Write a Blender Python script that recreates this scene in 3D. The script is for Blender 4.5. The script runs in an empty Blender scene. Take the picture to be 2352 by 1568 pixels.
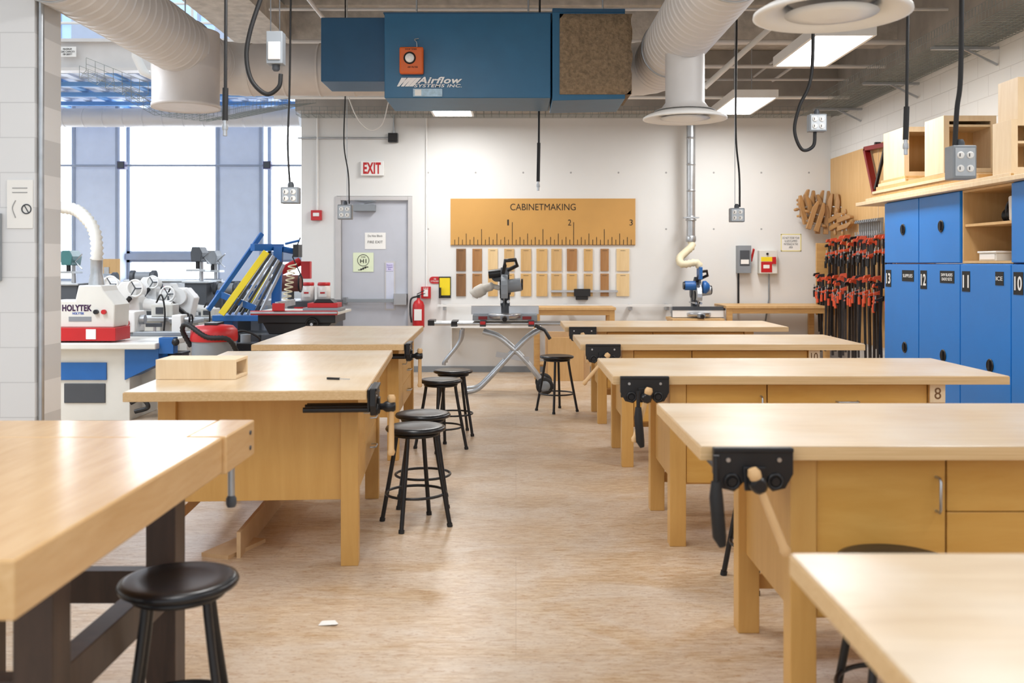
import bpy,bmesh,math,random
from mathutils import Vector,Matrix
random.seed(4)
SC=bpy.context.scene
F=2221.0;CX=1185.0;CY=605.0;H=1.48
def at(px,py,d): return Vector(((px-CX)/F*d,d,H-(py-CY)/F*d))
def X_(px,d): return (px-CX)/F*d
def Z_(py,d): return H-(py-CY)/F*d
YB=13.2
# ---------------- materials
def lin(c):
    r=[]
    for v in c:
        v/=255.0
        r.append(v/12.92 if v<=.04045 else ((v+.055)/1.055)**2.4)
    return (r[0],r[1],r[2],1)
def newmat(name):
    m=bpy.data.materials.new(name);m.use_nodes=True
    nt=m.node_tree;return m,nt,nt.nodes['Principled BSDF']
def mat(name,col,rough=.5,metal=0,var=.12,scale=6,bump=.0,emit=0,stretch=(1,1,1),trans=0):
    m,nt,b=newmat(name)
    c=lin(col)
    tc=nt.nodes.new('ShaderNodeTexCoord');mp=nt.nodes.new('ShaderNodeMapping');mp.inputs['Scale'].default_value=stretch
    no=nt.nodes.new('ShaderNodeTexNoise');no.inputs['Scale'].default_value=scale;no.inputs['Detail'].default_value=5
    nt.links.new(tc.outputs['Object'],mp.inputs[0]);nt.links.new(mp.outputs[0],no.inputs['Vector'])
    cr=nt.nodes.new('ShaderNodeValToRGB')
    cr.color_ramp.elements[0].position=.3;cr.color_ramp.elements[1].position=.7
    cr.color_ramp.elements[0].color=tuple(v*(1-var) for v in c[:3])+(1,)
    cr.color_ramp.elements[1].color=tuple(min(1,v*(1+var)) for v in c[:3])+(1,)
    nt.links.new(no.outputs[0],cr.inputs[0]);nt.links.new(cr.outputs[0],b.inputs['Base Color'])
    b.inputs['Roughness'].default_value=rough;b.inputs['Metallic'].default_value=metal
    if emit:
        nt.links.new(cr.outputs[0],b.inputs['Emission Color']);b.inputs['Emission Strength'].default_value=emit
    if bump:
        bp=nt.nodes.new('ShaderNodeBump');bp.inputs['Strength'].default_value=bump;bp.inputs['Distance'].default_value=.02
        nt.links.new(no.outputs[0],bp.inputs['Height']);nt.links.new(bp.outputs[0],b.inputs['Normal'])
    if trans: b.inputs['Transmission Weight'].default_value=trans
    return m
def wood(name,c1,c2,stretch=(1,14,14),rough=.4,scale=2.5,blotch=None):
    m,nt,b=newmat(name)
    tc=nt.nodes.new('ShaderNodeTexCoord');mp=nt.nodes.new('ShaderNodeMapping');mp.inputs['Scale'].default_value=stretch
    no=nt.nodes.new('ShaderNodeTexNoise');no.inputs['Scale'].default_value=scale;no.inputs['Detail'].default_value=7;no.inputs['Roughness'].default_value=.62
    no.inputs['Distortion'].default_value=.4
    nt.links.new(tc.outputs['Object'],mp.inputs[0]);nt.links.new(mp.outputs[0],no.inputs['Vector'])
    cr=nt.nodes.new('ShaderNodeValToRGB');cr.color_ramp.elements[0].position=.25;cr.color_ramp.elements[1].position=.75
    cr.color_ramp.elements[0].color=lin(c1);cr.color_ramp.elements[1].color=lin(c2)
    nt.links.new(no.outputs[0],cr.inputs[0])
    out=cr.outputs[0]
    if blotch:
        n2=nt.nodes.new('ShaderNodeTexNoise');n2.inputs['Scale'].default_value=2.2;n2.inputs['Detail'].default_value=6
        nt.links.new(tc.outputs['Object'],n2.inputs['Vector'])
        r2=nt.nodes.new('ShaderNodeValToRGB');r2.color_ramp.elements[0].position=.4;r2.color_ramp.elements[1].position=.7
        r2.color_ramp.elements[0].color=(0,0,0,1);r2.color_ramp.elements[1].color=(.75,.75,.75,1)
        nt.links.new(n2.outputs[0],r2.inputs[0])
        mx=nt.nodes.new('ShaderNodeMixRGB');mx.inputs[2].default_value=lin(blotch)
        nt.links.new(r2.outputs[0],mx.inputs[0]);nt.links.new(out,mx.inputs[1]);out=mx.outputs[0]
    nt.links.new(out,b.inputs['Base Color']);b.inputs['Roughness'].default_value=rough
    return m
def blockmat(name,c,cm,axes):
    m,nt,b=newmat(name)
    tc=nt.nodes.new('ShaderNodeTexCoord')
    sp=nt.nodes.new('ShaderNodeSeparateXYZ');cb=nt.nodes.new('ShaderNodeCombineXYZ')
    nt.links.new(tc.outputs['Object'],sp.inputs[0])
    nt.links.new(sp.outputs[axes[0]],cb.inputs[0]);nt.links.new(sp.outputs['Z'],cb.inputs[1])
    br=nt.nodes.new('ShaderNodeTexBrick');br.inputs['Scale'].default_value=1
    br.inputs['Brick Width'].default_value=.4;br.inputs['Row Height'].default_value=.2;br.inputs['Mortar Size'].default_value=.005
    br.inputs['Mortar Smooth'].default_value=.8
    br.inputs['Color1'].default_value=lin(c);br.inputs['Color2'].default_value=lin(c);br.inputs['Mortar'].default_value=lin(cm)
    nt.links.new(cb.outputs[0],br.inputs['Vector']);nt.links.new(br.outputs[0],b.inputs['Base Color'])
    bp=nt.nodes.new('ShaderNodeBump');bp.inputs['Strength'].default_value=.3;bp.inputs['Distance'].default_value=.008;bp.invert=True
    nt.links.new(br.outputs['Fac'],bp.inputs['Height'])
    if axes[0]=='Y': nt.links.new(bp.outputs[0],b.inputs['Normal'])
    b.inputs['Roughness'].default_value=.6
    return m
def floormat():
    m,nt,b=newmat('plywood_floor')
    tc=nt.nodes.new('ShaderNodeTexCoord')
    def noise(st,sc,det=6,dist=0.3):
        mp=nt.nodes.new('ShaderNodeMapping');mp.inputs['Scale'].default_value=st
        n=nt.nodes.new('ShaderNodeTexNoise');n.inputs['Scale'].default_value=sc;n.inputs['Detail'].default_value=det;n.inputs['Distortion'].default_value=dist
        n.inputs['Roughness'].default_value=.68
        nt.links.new(tc.outputs['Object'],mp.inputs[0]);nt.links.new(mp.outputs[0],n.inputs['Vector']);return n.outputs[0]
    def ramp(src,a,ca,bb,cb):
        r=nt.nodes.new('ShaderNodeValToRGB');r.color_ramp.elements[0].position=a;r.color_ramp.elements[1].position=bb
        r.color_ramp.elements[0].color=ca;r.color_ramp.elements[1].color=cb;nt.links.new(src,r.inputs[0]);return r.outputs[0]
    def mix(f,a,bb,mode='MIX'):
        x=nt.nodes.new('ShaderNodeMixRGB');x.blend_type=mode
        if isinstance(f,float): x.inputs[0].default_value=f
        else: nt.links.new(f,x.inputs[0])
        nt.links.new(a,x.inputs[1])
        if isinstance(bb,tuple): x.inputs[2].default_value=bb
        else: nt.links.new(bb,x.inputs[2])
        return x.outputs[0]
    base=ramp(noise((3,14,1),3.2,10,.5),.38,lin((186,154,118)),.60,lin((214,192,164)))
    d=ramp(noise((1,1.8,1),1.5,10,.8),.42,(0,0,0,1),.62,(.65,.65,.65,1))
    c=mix(d,base,lin((220,208,194)))
    k=ramp(noise((3.6,18,1),4.6,10,1.6),.55,(0,0,0,1),.61,(.8,.8,.8,1))
    c=mix(k,c,lin((172,130,90)))
    k2=ramp(noise((5,16,1),7,10,1.2),.60,(0,0,0,1),.645,(.75,.75,.75,1))
    c=mix(k2,c,lin((136,100,72)))
    k3=ramp(noise((1.6,22,1),5,6,.2),.66,(0,0,0,1),.69,(.6,.6,.6,1))
    c=mix(k3,c,lin((232,224,212)))
    br=nt.nodes.new('ShaderNodeTexBrick');br.inputs['Scale'].default_value=1;br.inputs['Brick Width'].default_value=2.44;br.inputs['Row Height'].default_value=1.22
    br.inputs['Mortar Size'].default_value=.0015;br.inputs['Color1'].default_value=(1,1,1,1);br.inputs['Color2'].default_value=(.96,.955,.95,1);br.inputs['Mortar'].default_value=(.8,.76,.73,1)
    nt.links.new(tc.outputs['Object'],br.inputs['Vector'])
    c=mix(1.0,c,br.outputs[0],'MULTIPLY')
    nt.links.new(c,b.inputs['Base Color']);b.inputs['Roughness'].default_value=.36
    return m
WHITE=mat('white_wall_paint',(226,226,224),.6,var=.03,scale=1.2)
BLOCKY=blockmat('painted_block_side',(228,228,226),(208,207,204),('Y',))
BLOCKX=blockmat('painted_block_front',(224,225,226),(202,203,204),('X',))
GREYUP=mat('raw_concrete',(166,162,157),.9,var=.15,scale=3,bump=.5)
CEILM=mat('sprayed_ceiling',(188,183,176),.95,var=.18,scale=9,bump=.8)
FLOOR=floormat()
COLB=mat('pale_blue_steel',(206,216,234),.5,var=.03)
JOIST=mat('blue_deck_joist',(110,160,216),.5,var=.05)
PANE=mat('bright_daylight_glass',(243,249,255),.3,var=.0,emit=5)
PANEB=mat('bluish_daylight_glass',(170,200,234),.3,var=.05,emit=.9)
FRAME=mat('window_frame_grey',(150,160,178),.5,var=.03)
TOPW=wood('maple_benchtop',(204,176,138),(224,200,166),(1,10,12),.3,blotch=(228,214,194))
EDGEW=wood('maple_edge',(200,162,110),(222,190,144),(1,30,60),.45)
HANDW=wood('aged_maple_handle',(206,164,112),(224,186,136),(9,9,1),.45)
BASEW=wood('honey_birch',(200,152,82),(212,166,96),(8,8,1),.42)
DOORW=wood('honey_birch_door',(202,150,70),(216,168,90),(1,1,6),.38)
PLY=wood('birch_plywood',(224,196,156),(238,216,182),(9,9,1),.5)
PLYG=wood('golden_plywood',(204,162,106),(218,180,126),(9,9,1),.5)
PINE=wood('orange_pine',(188,142,84),(212,170,108),(1,12,12),.5)
HSW=wood('handscrew_maple',(142,102,60),(182,140,90),(9,9,1),.5)
DARKW=wood('dark_walnut',(54,42,36),(80,62,52),(8,8,1),.45)
L1W=wood('warm_maple_slab',(206,162,106),(226,188,138),(8,1,8),.2)
BLK=mat('black_metal',(22,22,25),.38,var=.15)
BLKV=mat('black_vinyl',(20,21,26),.3,var=.12,scale=5)
BLKP=mat('black_rubber',(26,26,28),.6)
CBAR=mat('dark_steel_bar',(66,62,62),.4,.6,.2)
CHROME=mat('brushed_steel',(190,192,195),.3,.9,.06)
GALV=mat('galvanized_metal',(180,184,188),.38,.75,.1,scale=12)
WIRE=mat('zinc_wire',(140,148,146),.5,.3,.05)
DUCT=mat('painted_duct',(214,212,211),.45,.1,.03)
DUCTB=mat('beige_duct',(206,200,196),.5,.1,.04)
AIRB=mat('air_unit_blue',(34,96,134),.42,var=.06)
AIRD=mat('air_unit_dark_blue',(28,78,114),.42,var=.06)
FILT=mat('dusty_filter',(140,120,96),1,var=.3,scale=40,bump=1)
ORNG=mat('orange_plastic',(214,98,34),.5,var=.05)
ORG2=mat('orange_clamp_paint',(206,80,46),.5,var=.2)
WHT=mat('white_plastic',(236,236,234),.45,var=.02)
PAPER=mat('paper_white',(240,239,235),.8,var=.02)
CREAM=mat('cream_enamel',(220,219,212),.4,var=.03)
INK=mat('black_ink',(18,18,18),.7,var=0)
GREYT=mat('faded_print',(160,160,160),.8,var=0)
RED=mat('red_enamel',(190,30,34),.4,var=.05)
DRED=mat('dark_red_enamel',(130,26,28),.4,var=.08)
BLUE=mat('locker_blue',(28,124,208),.35,var=.04,scale=2)
BLUED=mat('machine_blue',(30,98,170),.4,var=.05)
YEL=mat('yellow_enamel',(240,214,30),.5,var=.03)
DOORM=mat('grey_door_paint',(190,193,202),.45,var=.02)
DFRM=mat('door_frame_paint',(196,194,194),.5,var=.02)
GREYM=mat('grey_enamel',(136,142,148),.45,var=.05)
DGREY=mat('dark_grey_enamel',(70,74,80),.5,var=.05)
SIGNT=mat('tan_sign_board',(200,152,82),.5,var=.05,scale=2)
LAMP=mat('lamp_diffuser',(252,253,255),.4,var=0,emit=6)
LEDL=mat('cream_hose_plastic',(222,212,182),.5,var=.06)
WHOSE=mat('white_hose_plastic',(224,222,214),.5,var=.06)
CLEAR=mat('clear_jar_plastic',(224,218,214),.2,var=.05)
LGREEN=mat('sign_pale_green',(226,236,204),.6,var=.02)
CARD=wood('mdf_board',(196,160,118),(210,176,134),(3,3,3),.7)
WMATS=[wood('sample_wood_%s'%n,a,b,(12,12,1),.5) for n,a,b in [
 ('walnut',(112,78,48),(142,102,64)),('cherry',(172,124,74),(190,144,92)),('maple',(218,186,134),(232,204,156)),
 ('oak',(192,154,100),(212,176,122)),('ash',(198,156,96),(216,178,118)),('teak',(154,106,60),(176,130,80))]]
# ---------------- mesh builder
def catmull(pts,n=8):
    pts=[Vector(p) for p in pts]
    if len(pts)<3: return pts
    P_=[2*pts[0]-pts[1]]+pts+[2*pts[-1]-pts[-2]]
    out=[]
    for i in range(1,len(P_)-2):
        a,b,c,d=P_[i-1:i+3]
        for k in range(n):
            t=k/n
            out.append(.5*((2*b)+(c-a)*t+(2*a-5*b+4*c-d)*t*t+(3*b-a-3*c+d)*t**3))
    out.append(pts[-1]);return out
class M:
    def __init__(s): s.bm=bmesh.new();s.ms=[]
    def mi(s,m):
        if m not in s.ms:s.ms.append(m)
        return s.ms.index(m)
    def add(s,vs,fs,m,smooth=False,T=None):
        if T is not None: vs=[T@Vector(v) for v in vs]
        V=[s.bm.verts.new(v) for v in vs];i=s.mi(m)
        for f in fs:
            try:
                fc=s.bm.faces.new([V[k] for k in f]);fc.material_index=i;fc.smooth=smooth
            except ValueError: pass
        return s
    def box(s,x0,x1,y0,y1,z0,z1,m,T=None):
        x0,x1=sorted((x0,x1));y0,y1=sorted((y0,y1));z0,z1=sorted((z0,z1))
        v=[(x0,y0,z0),(x1,y0,z0),(x1,y1,z0),(x0,y1,z0),(x0,y0,z1),(x1,y0,z1),(x1,y1,z1),(x0,y1,z1)]
        return s.add(v,[(3,2,1,0),(4,5,6,7),(0,1,5,4),(1,2,6,5),(2,3,7,6),(3,0,4,7)],m,False,T)
    def beam(s,p,q,w,h,m,up=(0,0,1)):
        p=Vector(p);q=Vector(q);d=(q-p).normalized();u=Vector(up)
        a=d.cross(u)
        if a.length<1e-4:a=d.cross(Vector((1,0,0)))
        a.normalize();b=a.cross(d)
        vs=[]
        for c in (p,q):
            for i,j in ((-1,-1),(1,-1),(1,1),(-1,1)): vs.append(c+a*i*w/2+b*j*h/2)
        return s.add(vs,[(3,2,1,0),(4,5,6,7),(0,1,5,4),(1,2,6,5),(2,3,7,6),(3,0,4,7)],m)
    def prism(s,poly,y0,y1,m,axis='y'):
        n=len(poly);f={'y':lambda a,b,c:(a,c,b),'x':lambda a,b,c:(c,a,b),'z':lambda a,b,c:(a,b,c)}[axis]
        vs=[f(a,b,y0) for a,b in poly]+[f(a,b,y1) for a,b in poly]
        return s.add(vs,[tuple(range(n)),tuple(range(2*n-1,n-1,-1))]+[(i,(i+1)%n,n+(i+1)%n,n+i) for i in range(n)],m)
    def sweep(s,pts,r,m,seg=10,closed=False,caps=True,smooth=True):
        pts=[Vector(p) for p in pts];n=len(pts);rr=r if isinstance(r,(list,tuple)) else [r]*n
        tg=[]
        for i in range(n):
            if closed: t=pts[(i+1)%n]-pts[i-1]
            else: t=pts[min(i+1,n-1)]-pts[max(i-1,0)]
            tg.append(t.normalized() if t.length>1e-9 else Vector((0,0,1)))
        a=tg[0].orthogonal().normalized();vs=[]
        for i in range(n):
            a=a-tg[i]*a.dot(tg[i])
            if a.length<1e-6:a=tg[i].orthogonal()
            a.normalize();b=tg[i].cross(a)
            for k in range(seg):
                t=2*math.pi*k/seg;vs.append(pts[i]+(a*math.cos(t)+b*math.sin(t))*rr[i])
        fs=[]
        for i in range(n if closed else n-1):
            j=(i+1)%n
            for k in range(seg):
                l=(k+1)%seg;fs.append((i*seg+k,i*seg+l,j*seg+l,j*seg+k))
        s.add(vs,fs,m,smooth)
        if caps and not closed:
            s.add(vs[:seg],[tuple(range(seg-1,-1,-1))],m);s.add(vs[-seg:],[tuple(range(seg))],m)
        return s
    def cyl(s,p,q,r,m,r2=None,seg=16): return s.sweep([p,q],[r,r if r2 is None else r2],m,seg)
    def lathe(s,c,prof,m,seg=28,ax=(0,0,1)):
        c=Vector(c);ax=Vector(ax).normalized();a=ax.orthogonal().normalized();b=ax.cross(a);vs=[];n=len(prof)
        for r,z in prof:
            for k in range(seg):
                t=2*math.pi*k/seg;vs.append(c+ax*z+(a*math.cos(t)+b*math.sin(t))*max(r,1e-4))
        fs=[(i*seg+k,i*seg+(k+1)%seg,(i+1)*seg+(k+1)%seg,(i+1)*seg+k) for i in range(n-1) for k in range(seg)]
        s.add(vs,fs,m,True)
        s.add(vs[:seg],[tuple(range(seg-1,-1,-1))],m);s.add(vs[-seg:],[tuple(range(seg))],m);return s
    def ring(s,c,R,r,m,ax=(0,0,1),seg=32,s2=8):
        c=Vector(c);ax=Vector(ax).normalized();a=ax.orthogonal().normalized();b=ax.cross(a)
        return s.sweep([c+(a*math.cos(2*math.pi*k/seg)+b*math.sin(2*math.pi*k/seg))*R for k in range(seg)],r,m,s2,closed=True)
    def corr(s,pts,r,m,pitch=.02,amp=.12,seg=16):
        pts=catmull(pts,12);L=[0]
        for i in range(1,len(pts)):L.append(L[-1]+(pts[i]-pts[i-1]).length)
        N=int(L[-1]/pitch)*2+1;out=[];rr=[];j=0
        for k in range(N):
            t=L[-1]*k/(N-1)
            while j<len(L)-2 and L[j+1]<t:j+=1
            f=(t-L[j])/max(1e-9,L[j+1]-L[j]);out.append(pts[j].lerp(pts[j+1],f));rr.append(r*(1 if k%2 else 1-amp))
        return s.sweep(out,rr,m,seg)
    def spiral(s,p,q,r,m,pitch=.12,seg=48,a_=.0055):
        p=Vector(p);q=Vector(q);L=(q-p).length;n=max(1,int(L/pitch));pts=[];rr=[]
        for i in range(n+1):
            t=i*pitch
            for o,a in ((-.02,0),(-.007,0),(-.003,a_),(.003,a_),(.007,0),(.02,0)):
                if 0<=t+o<=L: pts.append(p.lerp(q,(t+o)/L));rr.append(r+a)
        pts.append(q);rr.append(r)
        return s.sweep(pts,rr,m,seg,smooth=True)
    def text(s,body,c,w,h,m,face='-y',ex=.0015,bold=0,shear=0):
        cu=bpy.data.curves.new('t','FONT');cu.body=body;cu.extrude=.01;cu.offset=bold;cu.shear=shear;cu.align_x='CENTER'
        if bold: cu.space_character=1.08
        ob=bpy.data.objects.new('t',cu);SC.collection.objects.link(ob)
        dg=bpy.context.evaluated_depsgraph_get();dg.update()
        me=bpy.data.meshes.new_from_object(ob.evaluated_get(dg))
        xs=[v.co.x for v in me.vertices];ys=[v.co.y for v in me.vertices]
        if not xs: return s
        mx=(min(xs)+max(xs))/2;my=(min(ys)+max(ys))/2;sx=w/(max(xs)-min(xs));sy=h/(max(ys)-min(ys)) if h else sx
        c=Vector(c);vs=[]
        for v in me.vertices:
            x=(v.co.x-mx)*sx;y=(v.co.y-my)*sy;z=ex*(1 if v.co.z>0 else 0)
            if face=='-y': vs.append(c+Vector((x,-z,y)))
            elif face=='-x': vs.append(c+Vector((-z,-x,y)))
            else: vs.append(c+Vector((z,x,y)))
        s.add(vs,[tuple(p.vertices) for p in me.polygons],m)
        bpy.data.objects.remove(ob);bpy.data.curves.remove(cu);bpy.data.meshes.remove(me);return s
    def done(s,name,parent=None,o=(0,0,0),bev=0,label=None,cat=None,group=None,kind=None):
        bmesh.ops.recalc_face_normals(s.bm,faces=s.bm.faces[:])
        o=Vector(o)
        bmesh.ops.translate(s.bm,verts=s.bm.verts[:],vec=-o)
        me=bpy.data.meshes.new(name);s.bm.to_mesh(me);s.bm.free()
        for m in s.ms: me.materials.append(m)
        ob=bpy.data.objects.new(name,me);SC.collection.objects.link(ob)
        if parent is not None: ob.parent=parent
        else: ob.location=o
        if bev:
            b=ob.modifiers.new('bevel','BEVEL');b.width=bev;b.segments=2;b.limit_method='ANGLE';b.angle_limit=math.radians(50)
        if label: ob['label']=label
        if cat: ob['category']=cat
        if group: ob['group']=group
        if kind: ob['kind']=kind
        return ob
class T:
    def __init__(s,name,label,cat,o,group=None):
        s.e=bpy.data.objects.new(name,None);s.e.empty_display_size=.1;SC.collection.objects.link(s.e)
        s.o=Vector(o);s.e.location=s.o;s.e['label']=label;s.e['category']=cat
        if group:s.e['group']=group
    def part(s,m,name,bev=0,parent=None,label=None): return m.done(name,parent or s.e,s.o,bev,label)
def dup(root,loc,rz=0,label=None,rot=None,sc=1):
    def rec(o,par):
        c=o.copy();SC.collection.objects.link(c)
        if par is not None:c.parent=par
        for ch in o.children: rec(ch,c)
        return c
    c=rec(root,None);c.location=loc;c.rotation_euler=rot if rot else (0,0,rz);c.scale=(sc,sc,sc)
    if label:c['label']=label
    return c
def struct(m,name,label,cat,o=(0,0,0)): return m.done(name,None,o,0,label,cat,None,'structure')
# ================= SETTING
XR=4.3;XL=-2.93;ZC=4.4;ZU=ZC-.075;YW=15.6
struct(M().box(-9,XR+.2,-1.5,16,-.1,0,FLOOR),'floor','worn tan plywood workshop floor with dusty streaks','floor')
dx0,dx1,dz=X_(783,YB),X_(937,YB),Z_(460,YB)
w=M();w.box(XL,dx0-.06,YB,YB+.2,0,ZC,WHITE);w.box(dx1+.06,XR,YB,YB+.2,0,ZC,WHITE);w.box(dx0-.06,dx1+.06,YB,YB+.2,dz+.06,ZC,WHITE)
for i in range(9):
    for z in (1.95,2.72): w.cyl((-1.2+i*.65,YB-.002,z),(-1.2+i*.65,YB+.01,z),.013,GREYT,seg=10)
struct(w,'wall_back','white painted concrete wall with small tie holes','wall')
struct(M().box(XL-.02,XR,YB-.28,YB,3.52,ZU,GREYUP),'trim_1','rough grey concrete beam along the white wall','beam')
struct(M().box(XR,XR+.2,-1.5,YB+.2,0,3.47,BLOCKY).box(XR,XR+.2,-1.5,YB+.2,3.47,ZC,GREYUP),'wall_right','white painted concrete block wall with grey upper band','wall')
struct(M().box(XL-.0,XL+.2,YB+.2,YW,0,ZC,WHITE),'wall_return','white wall returning beside the tall windows','wall')
struct(M().box(-9.2,-9,-1.5,16,0,7,WHITE),'wall_left','plain white side wall of the machine area','wall')
c=M();c.box(XL,XR+.2,1,YB+.2,ZC,ZC+.15,CEILM)
for i in range(30): c.box(XL+.3,XR,1+i*.42,1.16+i*.42,ZC-.07,ZC,CEILM)
struct(c,'ceiling','rough sprayed grey ceiling with deck ribs','ceiling')
struct(M().box(-3.2,-2.55,1,YB-.3,4.0,ZU,CEILM),'trim_2','sprayed concrete beam running along the ceiling','beam')
struct(M().box(-2.55,XR,10.9,11.35,4.0,ZU,CEILM),'trim_3','sprayed concrete cross beam under the ceiling','beam')
struct(M().box(-2.55,XR,6.2,6.6,4.05,ZU,CEILM),'trim_4','sprayed concrete cross beam under the ceiling','beam')
struct(M().box(dx1+.07,XR-.01,YB-.015,YB,0,.08,GREYM),'baseboard_back','grey rubber baseboard','baseboard')
PX=-2.75;PY0=PX*F/(80-CX);PY1=PX*F/(140-CX)
struct(M().box(-3.6,PX,PY0,PY1,0,4.6,BLOCKX),'wall_pier','white painted concrete block pier','wall',(-3.35,PY0,0))
def WX(px): return X_(px,YW)
wb=M();wb.box(-9,XL,YW,YW+.2,0,1.2,WHITE);wb.box(-9,XL,YW,YW+.2,3.85,4.9,COLB);wb.box(-9,XL,YW-.06,YW+.2,1.54,1.64,FRAME)
for a,b in ((-9,-8.9),(WX(180),WX(290)),(WX(505),WX(615)),(-3.0,XL)):
    wb.box(a,b,YW-.25 if a>-8.9 and a<-3.1 else YW,YW+.2,1.2,7,COLB)
for a,b in ((WX(180),WX(290)),(WX(505),WX(615))):
    for k in (.06,.94): wb.box(a+(b-a)*k-.02,a+(b-a)*k+.02,YW-.27,YW-.25,0,4,FRAME)
    wb.box(a,b,YW-.25,YW,0,1.2,COLB)
struct(wb,'wall_window','pale blue steel pilasters between tall windows','wall')
for i,(a,b) in enumerate(((-8.9,WX(180)),(WX(290),WX(505)),(WX(615),-3.0))):
    g=M();g.box(a,b,YW+.08,YW+.1,1.2,1.54,PANE);g.box(a,b,YW+.08,YW+.1,1.64,3.85,PANE)
    for z in (1.2,1.5,1.64,3.81):g.box(a,b,YW+.02,YW+.08,z,z+.04,FRAME)
    for x in (a,b-.05):g.box(x,x+.05,YW+.02,YW+.08,1.2,3.85,FRAME)
    struct(g,'window_%d'%(i+1),'tall bright daylight window with grey frame','window')
g=M();g.box(-8.9,XL,YW+.08,YW+.1,4.9,7,PANEB)
for k in range(9):g.box(-8.9+k*.75,-8.86+k*.75,YW+.02,YW+.08,4.9,7,COLB)
for z in (4.9,5.35,5.8,6.3):g.box(-8.9,XL,YW+.02,YW+.08,z,z+.03,COLB)
struct(g,'window_4','upper bluish window grid above the mezzanine','window')
d=M();d.box(-9,-3.2,12.6,YW,4.0,4.08,COLB)
for k in range(20): d.box(-9+k*.3,-8.9+k*.3,12.7,YW-.02,3.97,4.0,JOIST if k%3==0 else COLB)
for k in range(3): d.box(-9,-3.2,13.2+k*.8,13.26+k*.8,3.9,3.96,JOIST)
d.box(-9,-3.2,12.5,12.6,3.97,4.36,DUCT);d.box(-9,-3.2,12.42,12.6,4.33,4.37,DUCT);d.box(-9,-3.2,12.42,12.6,3.96,4.0,DUCT)
struct(d,'trim_5','pale steel mezzanine deck with blue joists','beam')
g=M()
for z in (4.6,4.85,5.1): g.cyl((-9,12.55,z),(-3.25,12.55,z),.018,WHT,seg=8)
for k in range(7): g.cyl((-8.6+k*.88,12.55,4.36),(-8.6+k*.88,12.55,5.1),.018,WHT,seg=8)
struct(g,'trim_6','white tubular guard rail along the mezzanine','railing')
x=X_(155,12.4)
M().box(x-.11,x+.11,12.4,12.41,4.13,4.26,WHT).text('MAXIMUM\nLOAD CAPACITY\n100 LBS/FT²',(x,12.398,4.195),.19,.09,INK).done('load_sign',None,(x,12.4,4.13),label='white load capacity sign on the mezzanine beam',cat='sign')
M().spiral((-8.9,14.6,3.68),(-3.25,14.6,3.68),.14,DUCT,.3).done('air_duct',None,(-6,14.6,3.54),label='pale horizontal round duct under the mezzanine',cat='duct')
# ================= DOOR
DR=T('door_1','grey steel fire exit door with panic bar','door',((dx0+dx1)/2,YB,0));DR.e['kind']='structure'
fr=M();fr.box(dx0-.075,dx0,YB-.02,YB+.12,0,dz+.055,DFRM).box(dx1,dx1+.06,YB-.02,YB+.12,0,dz+.055,DFRM).box(dx0,dx1,YB-.02,YB+.12,dz,dz+.055,DFRM)
DR.part(fr,'door_frame',.004)
leaf=DR.part(M().box(dx0+.005,dx1-.005,YB+.04,YB+.085,.01,dz-.005,DOORM),'door_leaf',.003)
DR.part(M().box(X_(883,YB),X_(907,YB),YB+.03,YB+.04,Z_(712,YB),Z_(600,YB),DFRM).box(X_(886,YB),X_(904,YB),YB+.026,YB+.03,Z_(709,YB),Z_(603,YB),mat('wired_glass',(206,210,226),.2,var=.05)),'door_glass',0,leaf)
b=M();b.box(X_(790,YB),X_(935,YB),YB-.05,YB-.01,Z_(694,YB),Z_(686,YB),GREYM).box(X_(905,YB),X_(935,YB),YB-.06,YB+.04,Z_(700,YB),Z_(674,YB),CHROME).box(X_(788,YB),X_(798,YB),YB-.055,YB+.04,Z_(697,YB),Z_(682,YB),CHROME)
DR.part(b,'panic_bar',.004,leaf)
b=M();b.box(X_(812,YB),X_(863,YB),YB-.06,YB+.04,Z_(485,YB),Z_(470,YB),GREYM).beam((X_(838,YB),YB-.03,Z_(468,YB)),(X_(866,YB),YB-.1,Z_(463,YB)),.03,.012,GREYM).beam((X_(866,YB),YB-.1,Z_(463,YB)),(X_(815,YB),YB-.01,Z_(460,YB)),.03,.012,GREYM)
DR.part(b,'door_closer',.004,leaf)
def paper(name,px0,px1,py0,py1,d,lines,label,m=PAPER,tm=INK,cat='notice',off=.0,bord=None):
    x0,x1,z0,z1=X_(px0,d),X_(px1,d),Z_(py1,d),Z_(py0,d);g=M();y=d-.004+off
    g.box(x0,x1,y,y+.003,z0,z1,m)
    if bord:
        t=.012
        for q in ((x0,x1,z0,z0+t),(x0,x1,z1-t,z1),(x0,x0+t,z0,z1),(x1-t,x1,z0,z1)): g.box(q[0],q[1],y-.001,y,q[2],q[3],bord)
    for body,fy,wf,hf in lines:
        g.text(body,((x0+x1)/2,y-.0005,z1+(z0-z1)*fy),(x1-x0)*wf,(z1-z0)*hf,tm,ex=.001)
    return g.done(name,None,((x0+x1)/2,y,z0),label=label,cat=cat)
DD=YB+.038
paper('paper_notice',838,886,534,572,DD,[('Do Not Block',.2,.7,.13),('FIRE EXIT',.57,.72,.15)],'white paper fire exit notice taped to the grey door')
g=M();x0,x1,z0,z1=X_(811,DD),X_(858,DD),Z_(624,DD),Z_(580,DD);y=DD-.006
g.box(x0,x1,y,y+.005,z0,z1,LGREEN);xc=(x0+x1)/2
g.ring((xc,y-.001,z1-.105),.078,.004,INK,(0,1,0),28,6);g.text('STAIR',(xc,y-.001,z1-.06),.06,.018,INK);g.text('H1',(xc,y-.001,z1-.115),.085,.055,INK,bold=.02)
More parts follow.
